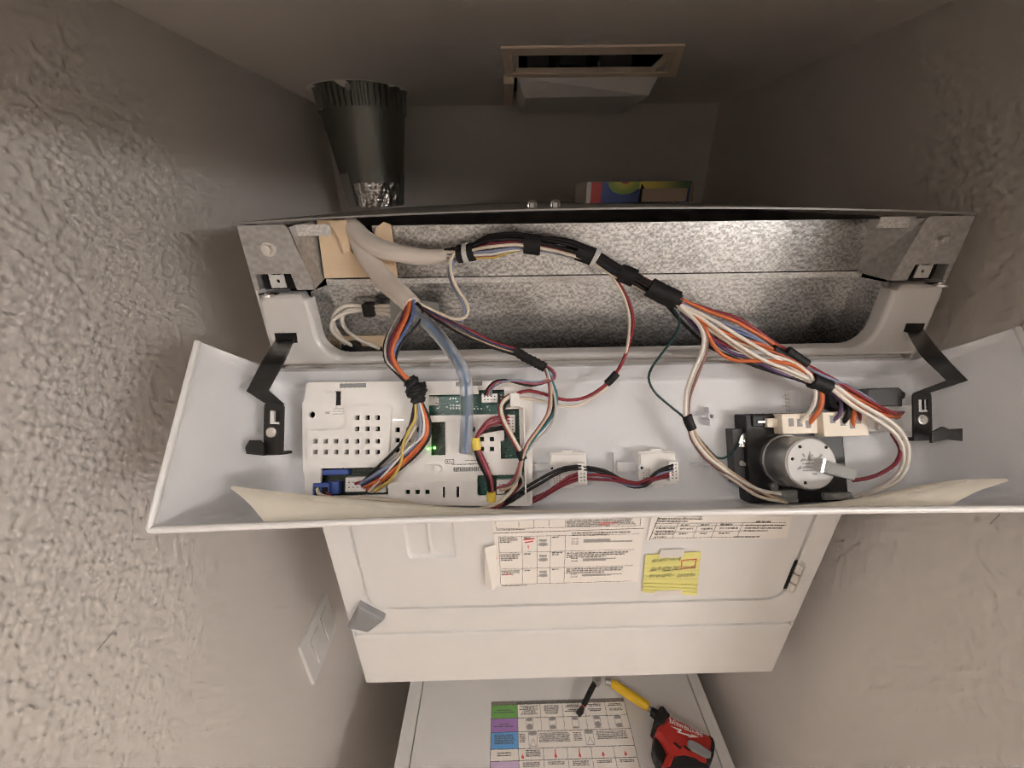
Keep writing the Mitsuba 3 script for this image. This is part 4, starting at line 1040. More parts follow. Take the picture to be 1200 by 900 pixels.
for col, r, pts in (('yellow', .0014, [(-1816,-721,17184),(-1819,-791,17063),(-1881,-852,16958),(-1933,-904,16847),(-1946,-964,16723),(-2046,-1011,16562),(-2234,-1004,16414)]),
                    ('black', .0014, [(-1826,-712,17179),(-1875,-816,16980),(-1972,-879,16831),(-2174,-948,16651),(-2341,-972,16490)]),
                    ('slate', .0016, [(-1793,-722,17183),(-1770,-834,16989),(-1814,-894,16865),(-1972,-936,16731),(-2196,-982,16592),(-2357,-976,16483)]),
                    ('navy', .0016, [(-1787,-713,17178),(-1757,-825,16984),(-1797,-893,16846),(-1974,-940,16706),(-2203,-978,16559),(-2344,-976,16463)]),
                    ('orange', .0016, [(-1770,-722,17183),(-1716,-800,17048),(-1716,-861,16942),(-1787,-906,16845),(-1956,-959,16691),(-2122,-987,16564),(-2328,-984,16449)]),
                    ('rust', .0014, [(-1764,-713,17178),(-1706,-795,17036),(-1706,-857,16929),(-1782,-909,16819),(-1954,-955,16660),(-2112,-979,16538),(-2297,-996,16429)]),
                    ('white', .0011, [(-1775,-731,17188),(-1737,-820,17033),(-1762,-876,16916),(-1887,-920,16820),(-2074,-981,16635),(-2265,-1000,16421)]),
                    ('black', .0013, [(-1756,-717,17171),(-1687,-799,17029),(-1695,-868,16909),(-1792,-920,16780),(-1964,-958,16634),(-2171,-966,16480)]),
                    ('red', .0014, [(-1812,-864,16836),(-1964,-927,16687),(-2162,-959,16553),(-2407,-967,16478)]),
                    ('cream', .0013, [(-1815,-796,16994),(-1928,-871,16825),(-2125,-967,16578),(-2281,-1004,16415)])):
    put(B2, 'wire', wire(pts, r), 'w_' + col, smooth=60)

S2 = thing('signal_harness', 'thin wires with a black braided section looping to the right end of control board', 'wires')
for col, r, pts in (('navy', .0013, [(-1811,-240,17998),(-1661,-300,17898),(-1438,-370,17801),(-1140,-480,17667),(-885,-560,17601)]),
                    ('pink', .0011, [(-1806,-240,17974),(-1663,-300,17874),(-1399,-380,17787),(-1140,-470,17680),(-877,-550,17613)]),
                    ('black', .0014, [(-1817,-260,17987),(-1745,-300,17924),(-1557,-360,17808),(-1375,-430,17720),(-1141,-500,17633),(-901,-570,17572)]),
                    ('tan', .0010, [(-1815,-240,17966),(-1719,-290,17888),(-1519,-360,17791),(-1321,-430,17711),(-1086,-510,17636),(-893,-560,17585)]),
                    ('teal', .0014, [(-1827,-220,17961),(-1642,-300,17841),(-1323,-410,17705),(-1086,-500,17624),(-885,-560,17576)]),
                    ('red', .0011, [(-1815,-230,17980),(-1623,-300,17881),(-1320,-400,17767),(-1085,-490,17670),(-877,-550,17622)])):
    put(S2, 'wire', wire(pts, r * .85), 'w_' + col, smooth=60)
c = spline(mm([(-900,-550,17606),(-824,-580,17558),(-733,-610,17518),(-635,-640,17471)]), .0012)
put(S2, 'braid', sweep(c, .0044 * (1 + .09 * np.sin(np.arange(len(c)) * 1.9)), 14), 'm_black_matte', smooth=40, label='black braided sleeve')
for col, r, pts in (('pink', .0013, [(-642,-630,17492),(-574,-714,17476),(-551,-723,17422),(-602,-723,17381),(-724,-719,17348),(-845,-692,17355),(-967,-665,17362),(-1076,-653,17342),(-1141,-644,17278),(-1170,-594,17184)]),
                    ('black', .0012, [(-643,-640,17487),(-566,-713,17459),(-557,-721,17404),(-632,-721,17364),(-769,-717,17331),(-891,-686,17345),(-1013,-660,17369),(-1108,-644,17338),(-1165,-629,17263),(-1194,-594,17184)]),
                    ('slate', .0013, [(-641,-620,17471),(-587,-699,17462),(-571,-704,17414),(-631,-704,17373),(-753,-702,17358),(-875,-684,17369),(-998,-668,17356),(-1093,-650,17307),(-1127,-625,17251),(-1138,-595,17183)]),
                    ('tan', .0012, [(-648,-620,17463),(-608,-692,17434),(-647,-712,17360),(-784,-700,17341),(-937,-673,17348),(-1061,-657,17335),(-1133,-631,17281),(-1154,-594,17184)]),
                    ('pink', .0015, [(-642,-630,17475),(-606,-690,17358),(-599,-737,17217),(-618,-797,17093),(-714,-869,16968),(-801,-917,16865),(-865,-980,16735),(-906,-1025,16618),(-969,-1034,16502),(-1097,-993,16413)]),
                    ('tan', .0015, [(-635,-640,17479),(-593,-708,17366),(-586,-755,17226),(-611,-806,17097),(-699,-874,16979),(-786,-922,16877),(-850,-985,16747),(-883,-1025,16618),(-938,-1034,16482),(-1065,-1005,16392)]),
                    ('teal', .0016, [(-627,-714,17477),(-575,-690,17357),(-533,-729,17230),(-551,-782,17118),(-619,-831,17014),(-730,-891,16910),(-826,-962,16786),(-866,-1006,16651),(-946,-1026,16476),(-1033,-998,16405)]),
                    ('black', .0013, [(-634,-702,17497),(-575,-693,17333),(-560,-736,17199),(-578,-789,17087),(-665,-841,16976),(-768,-893,16866),(-841,-961,16748),(-860,-1029,16592),(-923,-1030,16449),(-1018,-1013,16378)]),
                    ('grey', .0014, [(-636,-725,17498),(-586,-720,17346),(-548,-770,17199),(-558,-822,17070),(-629,-874,16960),(-747,-921,16857),(-834,-969,16754),(-875,-1036,16598),(-845,-1039,16513),(-940,-1053,16369),(-1083,-1082,16278),(-1225,-1115,16261)])):
    put(S2, 'wire', wire(pts, r * .85), 'w_' + col, smooth=60)

J = thing('board_jumper', 'short jumper of red and black wires with yellow tape across right part of board cover', 'wires')
for j, (col, pts) in enumerate((('red', [(-973,-683,16990),(-1036,-739,17033),(-1146,-767,17025),(-1217,-801,16965),(-1274,-839,16880),(-1268,-885,16781),(-1208,-963,16646),(-1148,-1016,16513),(-1137,-1035,16360)]),
                                ('pink', [(-974,-699,16963),(-1037,-763,17011),(-1146,-791,17003),(-1209,-821,16950),(-1265,-855,16872),(-1252,-893,16786),(-1192,-971,16652),(-1140,-1024,16519),(-1129,-1035,16360)]),
                                ('red', [(-974,-715,16935),(-1037,-770,16979),(-1139,-794,16977),(-1210,-821,16932),(-1274,-850,16860),(-1245,-881,16768),(-1177,-955,16639),(-1133,-1009,16506),(-1129,-1039,16353)]),
                                ('black', [(-975,-727,16914),(-1038,-769,16941),(-1132,-797,16933),(-1219,-820,16913),(-1283,-842,16855),(-1284,-885,16781),(-1238,-947,16673),(-1179,-1001,16540),(-1153,-1031,16367)]),
                                ('black', [(-975,-743,16887),(-1031,-781,16921),(-1133,-796,16914),(-1227,-815,16901),(-1291,-833,16850),(-1293,-868,16770),(-1256,-930,16662),(-1188,-993,16534),(-1161,-1031,16367)]))):
    put(J, 'wire', wire(pts, .0011), 'w_' + col, smooth=60)
tc = spline(mm([(-1282,-838,16871),(-1279,-858,16828),(-1269,-884,16771)]), .002)
tape(J, tc, 0, 1, .0040, 'm_yellow_tape', label='yellow tape')
tc = spline(mm([(-1148,-1035,16400),(-1145,-1043,16367),(-1150,-1059,16320)]), .002)
tape(J, tc, 0, 1, .0042, 'm_yellow_tape', label='yellow tape')
tc = spline(mm([(-1019,-623,17114),(-1045,-707,17088),(-1028,-785,17033),(-946,-864,16897),(-856,-936,16731)]), .003)
K = thing('side_jumper', 'red and white wire pair slanting down from the white two way connector', 'wires')
put(K, 'wire', wire([(-954,-627,17187),(-1018,-677,17160),(-1042,-726,17116),(-1020,-794,17038),(-946,-868,16909),(-856,-945,16756)], .0017), 'w_cream', smooth=60)
put(K, 'wire', wire([(-961,-614,17189),(-1034,-659,17151),(-1059,-716,17093),(-1036,-784,17014),(-961,-859,16886),(-871,-932,16738)], .0016), 'w_red', smooth=60)
put(K, 'wire', wire([(-938,-625,17150),(-995,-667,17119),(-1020,-715,17074)], .0012), 'w_black', smooth=60)
tc = spline(mm([(-886,-930,16802),(-868,-945,16756),(-849,-972,16710)]), .002)
tape(K, tc, .2, 1, .0040)

Sr = thing('switch_wires', 'black and red wires linking the control board to the two small switch boxes', 'wires')
for col, r, pts in (('black', .0014, [(-316,-964,16624),(-420,-975,16625),(-522,-985,16607),(-694,-1010,16524),(-861,-1058,16441),(-972,-1080,16363),(-1083,-1079,16285)]),
                    ('black', .0014, [(-317,-977,16600),(-420,-986,16605),(-522,-993,16574),(-687,-1021,16484),(-861,-1069,16401),(-956,-1084,16336),(-1052,-1083,16278)]),
                    ('maroon', .0014, [(-316,-987,16564),(-418,-993,16533),(-551,-1015,16436),(-660,-1017,16351),(-796,-1044,16266),(-957,-1065,16269)]),
                    ('red', .0014, [(-317,-1000,16541),(-417,-1001,16500),(-549,-1007,16409),(-666,-1002,16338),(-762,-1005,16292)]),
                    ('maroon', .0014, [(-316,-1006,16511),(-433,-1008,16467),(-556,-1007,16389),(-682,-1014,16297),(-779,-1025,16258)]),
                    ('black', .0014, [(-293,-968,16616),(-183,-977,16601),(-70,-978,16560),(65,-982,16472),(191,-987,16403),(283,-1008,16447),(385,-990,16558),(531,-977,16621)]),
                    ('black', .0014, [(-293,-981,16593),(-184,-988,16581),(-68,-981,16534),(67,-986,16445),(194,-988,16383),(294,-1012,16420),(395,-998,16524),(529,-991,16597)]),
                    ('slate', .0011, [(-292,-983,16570),(-181,-988,16542),(-67,-989,16500),(66,-990,16438),(196,-999,16402),(299,-1008,16447),(400,-1002,16537),(528,-998,16584)]),
                    ('red', .0014, [(-293,-999,16543),(-167,-998,16544),(-53,-989,16520),(94,-994,16471),(215,-999,16442),(318,-1005,16493),(531,-1002,16558)]),
                    ('maroon', .0014, [(-293,-1006,16510),(-149,-1004,16495),(-20,-1001,16479),(127,-999,16444),(242,-1000,16421),(349,-1013,16479),(530,-1015,16534)])):
    put(Sr, 'wire', wire(pts, r), 'w_' + col, smooth=60)

Cw = thing('cream_wire', 'pale pink cream wire lying along the cream flap from the blue terminal', 'wire')
put(Cw, 'wire', wire([(-2743,-1002,16457),(-2708,-1057,16443),(-2610,-1081,16421),(-2395,-1087,16410),(-2179,-1093,16400),(-1960,-1118,16376),(-1689,-1151,16339),(-1420,-1170,16307),(-1222,-1138,16302),(-1034,-1083,16358),(-907,-1027,16495),(-842,-979,16658)], .0018), 'w_cream', smooth=60)
put(Cw, 'wire', wire([(-2677,-1003,16436),(-2581,-1054,16387),(-2188,-1078,16367),(-1929,-1107,16335),(-1503,-1142,16275),(-1192,-1134,16268),(-1003,-1072,16337),(-874,-1003,16475)], .0013), 'w_red', smooth=60)

Wl = thing('terminal_leads', 'three white wires looping from the black terminal block into a clear pouch', 'wires')
for pts in ([(-2201,300,17830),(-2380,260,17834),(-2488,260,17836),(-2640,240,17852),(-2748,220,17814),(-2820,220,17723),(-2833,260,17598),(-2812,300,17497),(-2819,400,17373)],
            [(-2209,300,17775),(-2383,250,17800),(-2491,250,17802),(-2675,200,17781),(-2797,180,17715),(-2843,200,17635),(-2842,280,17495),(-2741,400,17351)],
            [(-2216,300,17728),(-2390,260,17770),(-2496,260,17790),(-2591,230,17809),(-2677,210,17788),(-2720,210,17705),(-2717,260,17577),(-2638,320,17458),(-2437,400,17304)]):
    put(Wl, 'wire', wire(pts, .0021, 8), 'w_white', smooth=60)
put(Wl, 'tape', at(rbox((-0.2491,1.773), (-0.2368,1.7875), -.031, -.019, .002, .002), FRONT), 'm_tape')
put(Wl, 'pouch', at(loft([np.c_[np.array([(-0.2193,1.7949),(-0.1966,1.79),(-0.1692,1.785),(-0.1705,1.7702),(-0.1795,1.7628),(-0.2222,1.7673)]), np.full(6, e)] for e in (-.031, -.026)]), FRONT), 'm_clear', smooth=False, label='clear plastic pouch')

Tb = thing('clear_tube', 'clear bluish plastic tube curving from the sleeve down over the board cover', 'tube')
c = spline(mm([(-1869,-220,17946),(-1789,-300,17884),(-1607,-440,17736),(-1445,-600,17578),(-1357,-730,17449),(-1345,-760,17237),(-1353,-803,17042),(-1366,-846,16887),(-1379,-891,16750)]), .003)
ap = mm([(-1869,-220,17946),(-1789,-300,17884),(-1607,-440,17736),(-1445,-600,17578)])
put(Tb, 'outer', sweep(c, .0058, 20), 'm_tube', smooth=60)
put(Tb, 'core', sweep(c, .0010, 8), 'm_blue_core', smooth=60, label='blue stripe inside the tube')

# ------------------------------------------------------------------ papers on the dryer door
def paper(name, label, quad, cat_, e0=.0, e1=.0004, bsdf='m_paper', curl=None, n=12):
    t_ = thing(name, label, cat_)
    fq = warp_quad(quad)
    v, f_ = [], []
    for s_ in (0, 1):
        for j in range(n + 1):
            for i in range(n + 1):
                u_, w_ = i / n, j / n
                p = fq(u_, w_)
                z_ = e1 if s_ == 0 else e0
                if curl:
                    z_ += curl(u_, w_)
                v.append((p[0], p[1], z_))
    m_ = (n + 1) ** 2
    for j in range(n):
        for i in range(n):
            a_ = j * (n + 1) + i
            f_ += [(a_, a_ + 1, a_ + n + 2), (a_, a_ + n + 2, a_ + n + 1), (m_ + a_, m_ + a_ + n + 2, m_ + a_ + 1), (m_ + a_, m_ + a_ + n + 1, m_ + a_ + n + 2)]
    b_ = [i for i in range(n + 1)] + [j * (n + 1) + n for j in range(1, n + 1)] + [n * (n + 1) + i for i in range(n - 1, -1, -1)] + [j * (n + 1) for j in range(n - 1, 0, -1)]
    for q_ in range(len(b_)):
        a_, c_ = b_[q_], b_[(q_ + 1) % len(b_)]
        f_ += [(a_, m_ + a_, m_ + c_), (a_, m_ + c_, c_)]
    put(t_, 'sheet', at(TM(v, f_), FRONT), bsdf, smooth=40)
    return t_, fq


def pr_map(fq, shapes):
    """print given in the sheet's unit square (u right, v up)"""
    out = []
    for s_ in shapes:
        for g_ in (s_.geoms if hasattr(s_, 'geoms') else [s_]):
            out.append(Polygon([fq(*p) for p in g_.exterior.coords], [[fq(*p) for p in h_.coords] for h_ in g_.interiors]))
    return out


def line_(a, b, w):
    a, b = np.array(a, float), np.array(b, float)
    return LineString([a, b]).buffer(w, cap_style=2)


def ulines(u0, u1, v_top, dv, n_, h_, seed, asp=1.0, last=.6):
    out = []
    for k_ in range(n_):
        rnd_ = random.Random(seed * 31 + k_)
        x_, xe = u0, u0 + (u1 - u0) * (last if k_ == n_ - 1 else rnd_.uniform(.88, 1.0))
        while x_ < xe:
            w_ = h_ * asp * rnd_.uniform(.8, 3.6)
            out.append(sbox(x_, v_top - k_ * dv - h_ * rnd_.uniform(.75, 1), min(x_ + w_, xe + 1e-3), v_top - k_ * dv))
            x_ += w_ + h_ * asp * .6
    return out


# instruction table, two sheets wide, left side curling off the door
q1 = [(-0.1184,1.3822),(0.0849,1.3836),(0.0796,1.5074),(-0.1204,1.5091)]
t, fq = paper('instruction_sheet', 'printed table of drying instructions taped to dryer door, left edge peeling and curled', q1, 'paper', .0, .0004,
              curl=lambda u, w: 0)
k1 = [(-0.1351,1.3912),(-0.1172,1.3835),(-0.1173,1.4633),(-0.1321,1.4638)]
put(t, 'curled_corner', at(TM([(k1[0][0], k1[0][1], .004), (k1[1][0], k1[1][1], .0008), (k1[2][0], k1[2][1], .0008), (k1[3][0], k1[3][1], .006), ((k1[0][0] + k1[1][0]) / 2 + .002, k1[0][1] - .006, .010)], [(0, 4, 3), (4, 2, 3), (4, 1, 2)]), FRONT), 'm_paper', smooth=40)
S_ = []
for v in (.02, .27, .52, .75):
    S_.append(line_((.03, v), (.97 if v in (.75,) else .95, v), .0022))
for u in (.03, .185, .285, .375, .475):
    S_.append(line_((u, .02), (u + .004, .75), .0014))
S_.append(line_((.0, .80), (1, .83), .004))
for u in (.02, .17, .27, .37, .475, .97):
    S_.append(line_((u, .86), (u, 1.0), .0014))
S_.append(line_((.02, .86), (.97, .87), .0022))
G1 = ulines(.04, .17, .735, .028, 3, .018, 1, .4) + ulines(.04, .17, .495, .028, 4, .018, 2, .4) + ulines(.04, .17, .245, .028, 3, .018, 3, .4)
G1 += ulines(.20, .27, .735, .03, 1, .02, 4, .4) + ulines(.20, .27, .50, .03, 1, .02, 5, .4) + ulines(.20, .27, .245, .03, 1, .02, 6, .4) + ulines(.39, .46, .735, .03, 1, .02, 7, .4) + ulines(.39, .46, .51, .03, 2, .02, 8, .4) + ulines(.39, .46, .25, .03, 1, .02, 9, .4)
G1 += ulines(.52, .93, .79, .032, 2, .02, 10, .4) + ulines(.49, .93, .495, .03, 3, .02, 11, .4) + ulines(.49, .93, .25, .03, 3, .02, 12, .4) + ulines(.485, .96, .985, .02, 6, .014, 13, .4) + ulines(.04, .33, .005, .02, 1, .014, 14, .4) + ulines(.02, .33, .85, .02, 1, .014, 15, .4)
for v in (.70, .66, .63, .41, .37, .16, .12):
    G1 += ulines(.52, .60, v, .02, 1, .012, int(v * 100), .4)
put(t, 'print', at(flat(pr_map(fq, S_ + G1), .0004, .0006), FRONT), 'm_ink', smooth=False, label='printed table and small text')
D1 = [sbox(.60, .655, .78, .69), sbox(.60, .64, .93, .66), sbox(.60, .385, .83, .40), sbox(.60, .36, .76, .392), sbox(.60, .125, .74, .155), sbox(.60, .12, .80, .135), sbox(.68, .135, .88, .147)]
for v in (.63, .40, .155):
    D1 += [Point(.33, v).buffer(.028), sbox(.297, v - .02, .36, v + .015), sbox(.302, v + .04, .355, v + .07)]
put(t, 'bar_chart', at(flat(pr_map(fq, D1), .0004, .00065), FRONT), 'm_ink_grey', smooth=False)
put(t, 'red_mark', at(flat(pr_map(fq, [line_((.198, .70), (.272, .715), .009), line_((.205, .66), (.262, .68), .008), line_((.228, .62), (.23, .57), .004), line_((-.005, .40), (.012, .46), .005), line_((.0, .43), (.015, .44), .005)] + ulines(.06, .14, .19, .03, 1, .016, 77, .4) + ulines(.70, .82, .925, .02, 2, .014, 78, .4)), .00045, .0007), FRONT), 'm_ink_red', smooth=False, label='red handwriting')
q2 = [(0.0863,1.465),(0.2788,1.4619),(0.2743,1.5015),(0.0881,1.51)]
t, fq = paper('instruction_strip', 'narrow printed paper strip with a five column table right of the larger table', q2, 'paper', .0, .0004)
S_ = [line_((.02, .0), (.05, .92), .003)]
for v in (.05, .30, .55, .66):
    S_.append(line_((.03, v), (.74 if v < .5 else .97, v + .06), .008))
for u in (.20, .345, .475, .66):
    S_.append(line_((u - .02, .05), (u, .70), .0016))
G1 = ulines(.05, .40, .97, .10, 3, .06, 21, .14) + ulines(.05, .19, .50, .12, 4, .06, 22, .14) + ulines(.22, .32, .62, .14, 1, .08, 23, .14) + ulines(.22, .32, .48, .2, 2, .07, 24, .14) + ulines(.36, .46, .64, .14, 1, .08, 25, .14) + ulines(.37, .45, .48, .2, 2, .07, 26, .14)
G1 += ulines(.50, .64, .66, .14, 1, .08, 27, .14) + ulines(.50, .64, .50, .22, 2, .06, 28, .14) + ulines(.75, .93, .78, .1, 1, .08, 29, .14) + ulines(.68, .96, .62, .12, 3, .06, 30, .14) + ulines(.62, .93, .12, .1, 1, .06, 31, .14)
put(t, 'print', at(flat(pr_map(fq, S_ + G1), .0004, .0006), FRONT), 'm_ink', smooth=False, label='printed table and small text')
put(t, 'pen_tick', at(flat(pr_map(fq, [line_((.215, .99), (.235, .88), .004)]), .0004, .0007), FRONT), 'm_ink', smooth=False)
q3 = [(0.0933,1.3631),(0.1749,1.3545),(0.1651,1.4412),(0.0885,1.4373)]
t, fq = paper('sticky_note', 'yellow ruled note with handwriting taped to the dryer door', q3, 'note', .0006, .001, 'm_note', curl=lambda u, w: .0045 * max(0, .35 - w) ** 1.5 * (1 + u))
put(t, 'rule', at(flat(pr_map(fq, [line_((.0, v), (1.0, v + .02), .006) for v in (.36, .46, .56, .66, .78)]), .0010, .0011), FRONT), 'm_note_line', smooth=False)
put(t, 'rule_lower', at(flat(pr_map(fq, [line_((.0, v), (1.0, v - .01), .006) for v in (.08, .17, .26)]), .0016, .0026), FRONT), 'm_note_line', smooth=False)
qs = np.array(q3)
ux = (qs[2] - qs[3]) / np.linalg.norm(qs[2] - qs[3])
for txt, u, v, h, w in (('apartment', .12, .82, .0062, .48), ('Do & other bet', .12, .60, .0062, .48), ('Soda', .69, .615, .0060, .22), ('-throughly.', .03, .40, .0064, .50), ('12/22/14', .60, .42, .0062, .31)):
    tm_ = meshkit.text_mesh(txt, h, .0003)
    ww = tm_.bounds[1][0]
    o = fq(u, v)
    sx = w * np.linalg.norm(qs[1] - qs[0]) / ww
    put(t, 'writing', at(at(tm_, frame((o[0], o[1], .0010), (ux[0] * sx, ux[1] * sx, 0), (.20, 1, 0), (0, 0, 1))), FRONT), 'm_pen', smooth=False, label='handwriting in dark pen')
put(t, 'underline', at(flat(pr_map(fq, [line_((.10, .58), (.22, .60), .007), line_((.34, .58), (.68, .62), .010), line_((.62, .82), (.65, .96), .01)]), .0010, .0013), FRONT), 'm_pen', smooth=False)
put(t, 'red_box', at(flat(pr_map(fq, [LineString([(.67, .63), (.665, .83), (.93, .84), (.91, .66), (.67, .63)]).buffer(.009, join_style=2)]), .0010, .0013), FRONT), 'm_ink_red', smooth=False, label='red pen box')
for a, b, e in (((0.1082,1.4317), (0.1412,1.4469), .0014), ((0.1104,1.357), (0.1515,1.3664), .0030)):
    put(t, 'tape', at(rbox(a, b, e - .0008, e, .0006, .0002), FRONT), 'm_tapeclear', smooth=False, label='clear tape strip')

# ------------------------------------------------------------------ wash chart on the washer lid
t = thing('wash_chart', 'colour coded printed wash guide stuck on the washer lid', 'chart')
X0, X1, Y1, Y0, EZ = -.1455, .1495, .1095, -.060, .8672
put(t, 'sheet', rbox((X0, Y0), (X1, Y1), EZ, EZ + .0004, .004, .0002), 'm_paper', smooth=False)
z0, z1 = EZ + .0004, EZ + .0006
rows = [Y1, (-0.1003,0.1026)[1], (-0.1008,0.0771)[1], (-0.1013,0.0528)[1], (-0.1019,0.0243)[1], (-0.1023,0.0053)[1], -.058]
cols = [X0, -.0885, -.0385, .0105, .0590, .1050, X1]
put(t, 'header_band', prism(sbox(X0, rows[1], X1, rows[0]), z0, z1), 'm_header_label', smooth=False, label='dark header band')
for nm, b_, r in (('green_cell', 'm_green_label', 1), ('purple_cell', 'm_purple_label', 2), ('blue_cell', 'm_blue_label', 3), ('lilac_cell', 'm_lilac_label', 5)):
    put(t, nm, prism(sbox(X0, rows[r + 1], cols[1], rows[r]), z0, z1), b_, smooth=False)
ln = [line_((X0, y), (X1, y), .0005) for y in rows[1:6]] + [line_((X0, Y0), (X0, Y1), .0005), line_((X1, Y0), (X1, Y1), .0005)]
for c_ in cols[1:6]:
    if c_ == cols[1]:
        ln.append(line_((c_, rows[6]), (c_, rows[1]), .0005))
    else:
        ln += [line_((c_, rows[3]), (c_, rows[1]), .0004), line_((c_, rows[6]), (c_, rows[4]), .0004)]
for i in range(5):
    ca, cb = cols[i + 1] + .004, cols[i + 2] - .004
    for j in range(6):
        if i > 1 and j in (2, 5):
            continue
        yy = rows[1] - .003 - j * .0029
        if yy < rows[2] + .002:
            continue
        ww = (cb - ca) * random.Random(i * 9 + j).uniform(.6, 1)
        m_ = (ca + cb) / 2
        ln += words(m_ - ww / 2, m_ + ww / 2, yy - .0018, .0018, 200 + i * 9 + j)
    for j in range(3 if i in (0, 2) else 2):
        yy = rows[5] - .0028 - j * .0028
        ln += words(ca + .004, cb - .004, yy - .0017, .0017, 400 + i * 9 + j)
for (a, b, n_) in ((-.045, .020, 7), (.075, .140, 6)):
    for j in range(n_):
        ln += words(a, b, rows[3] - .0045 - j * .0024, .0014, 300 + j + int(a * 1000))
for (a, b) in ((-.086, -.073), (.027, .044)):
    for j in range(6):
        ln += words(a, b, rows[3] - .005 - j * .0026, .0014, 330 + j + int(a * 1000))
for j in range(4):
    ln += words(-.074, -.044, rows[4] - .004 - j * .003, .0018, 360 + j)
for j, (y, a, b) in enumerate(((rows[1] - .009, -.133, -.103), (rows[1] - .013, -.141, -.094), (rows[2] - .009, -.130, -.108), (rows[2] - .013, -.139, -.098), (rows[4] - .005, -.132, -.104), (rows[4] - .009, -.132, -.104), *[(rows[3] - .004 - .0028 * k_, -.138, -.096) for k_ in range(6)])):
    ln += words(a, b, y - .002, .0019, 380 + j)
put(t, 'print', prism(unary_union(ln), z1 - .0001, z1 + .0001), 'm_ink', smooth=False, label='printed rules and small text')
ln = words(-.09, .06, rows[1] + .0008, .0034, 500)
put(t, 'header_print', prism(unary_union(ln), z1, z1 + .0001), 'm_ink', smooth=False)


def basket(cx, cy, h, fill):
    out = [(shapely.affinity.scale(Point(cx, cy + h * .42).buffer(1), h * .34, h * .12).exterior.buffer(.0006), 'm_ink_grey'), (shapely.affinity.scale(Point(cx, cy + h * .42).buffer(1), h * .30, h * .09), 'm_header_label'),
           (sbox(cx - h * .33, cy - h * .42, cx + h * .33, cy + h * .40).exterior.buffer(.0005), 'm_ink_grey')]
    return out, shapely.affinity.scale(Point(cx, cy - h * .42 + h * fill * .5).buffer(1), h * .30, h * fill * .5)


for i, fill in enumerate((.5, .35, .15, .55, .35)):
    cx, cy = (cols[i + 1] + cols[i + 2]) / 2, (rows[2] + rows[3]) / 2
    o, fl = basket(cx, cy, .021, fill)
    put(t, 'basket_picture', prism(unary_union([o[0][0], o[2][0], o[1][0], fl]), z0, z1), 'm_ink_grey', smooth=False)
    th_ = unary_union([Point(cx if i else cx - .017, rows[5] + .0055).buffer(.0028), line_((cx if i else cx - .017, rows[5] + .005), (cx if i else cx - .017, rows[4] - (.003 if i in (1, 2) else .009)), .0011)])
    put(t, 'thermometer_picture', prism(th_, z0, z1), 'm_ink_red', smooth=False)
for cx in (-.058, .060):
    o, fl = basket(cx, (rows[3] + rows[4]) / 2, .026, .05)
    put(t, 'basket_picture', prism(unary_union([o[0][0], o[2][0], o[1][0]] + [line_((cx - .006, (rows[3] + rows[4]) / 2 - .010), (cx, (rows[3] + rows[4]) / 2 + .002), .0005), line_((cx + .006, (rows[3] + rows[4]) / 2 - .010), (cx, (rows[3] + rows[4]) / 2 + .002), .0005)]), z0, z1), 'm_ink_grey', smooth=False)

# ------------------------------------------------------------------ impact driver lying on the washer lid with a yellow offset adapter
t = thing('impact_driver', 'red and black cordless impact driver lying on the washer lid', 'power tool')
ZT = .925
def Q_(e):
    return e
body = [(0.2208,0.0496),(0.2899,0.0137),(0.2904,0.0042),(0.2772,-0.0165),(0.2627,-0.0299),(0.2462,-0.0417),(0.1915,-0.0522),(0.1781,-0.0291),(0.1952,-0.0093),(0.1911,0.0066),(0.1826,0.0205),(0.1899,0.0315)]
red = put(t, 'motor_housing', ploft(body, .869, .925, .009), 'm_red_tool', smooth=35, label='red housing')
put(t, 'nose', ploft([(0.2099,0.0681),(0.217,0.0679),(0.2254,0.0525),(0.2099,0.0254),(0.1894,0.0301),(0.185,0.0374),(0.1925,0.0489)], .872, .9235, .008), 'm_black_matte', smooth=35, label='black nose cover')
put(t, 'rear_cap', ploft([(0.2895,0.0164),(0.2946,0.0095),(0.2928,-0.0012),(0.278,-0.0216),(0.2622,-0.0312),(0.2607,-0.0274),(0.2752,-0.0139),(0.2854,0.0043)], .871, .924, .007), 'm_black_matte', smooth=35, label='black rear cap')
put(t, 'grip', ploft([(0.2016,-0.0109),(0.2254,-0.0088),(0.2476,-0.0145),(0.2628,-0.0275),(0.2666,-0.0529),(0.2416,-0.0859),(0.1794,-0.0845),(0.175,-0.0389)], .872, .926, .010), 'm_black_matte', smooth=35, label='black rubber grip')
put(t, 'trigger', ploft([(0.1829,0.02),(0.1935,0.0115),(0.2014,-0.0034),(0.1841,-0.0235),(0.1754,-0.0157),(0.1735,0.0026)], .880, .912, .006), 'm_black', smooth=35)
vs_ = [Polygon([(0.211,0.002),(0.2149,0.0032),(0.2248,-0.0049),(0.2205,-0.0074)]), Polygon([(0.2275,-0.0024),(0.2314,-0.0011),(0.2395,-0.0092),(0.2357,-0.0104)])]
put(t, 'vent', prism(unary_union(vs_), .9248, .9254), 'm_black', smooth=False)
put(t, 'belt_clip', ploft([(0.2383,0.0025),(0.2444,0.005),(0.2595,-0.002),(0.2763,-0.0154),(0.2711,-0.0229),(0.2631,-0.0227),(0.242,-0.012),(0.2355,-0.0041)], .926, .932, .002), 'm_grey', smooth=35, label='grey metal belt clip')
a, b = np.array((0.216,0.0349)), np.array((0.2728,0.0098))
tx = (b - a) / np.linalg.norm(b - a)
ty = np.array([-tx[1], tx[0]])
lm = meshkit.text_mesh('Milwaukee', .0098, .0006)
sx = np.linalg.norm(b - a) / lm.bounds[1][0]
put(t, 'lettering', at(lm, frame((a[0], a[1], .9250), (tx[0] * sx, tx[1] * sx, 0), (ty[0] - tx[0] * .15, ty[1] - tx[1] * .15, 0), (0, 0, 1))), 'm_enamel', smooth=False, label='white script lettering')
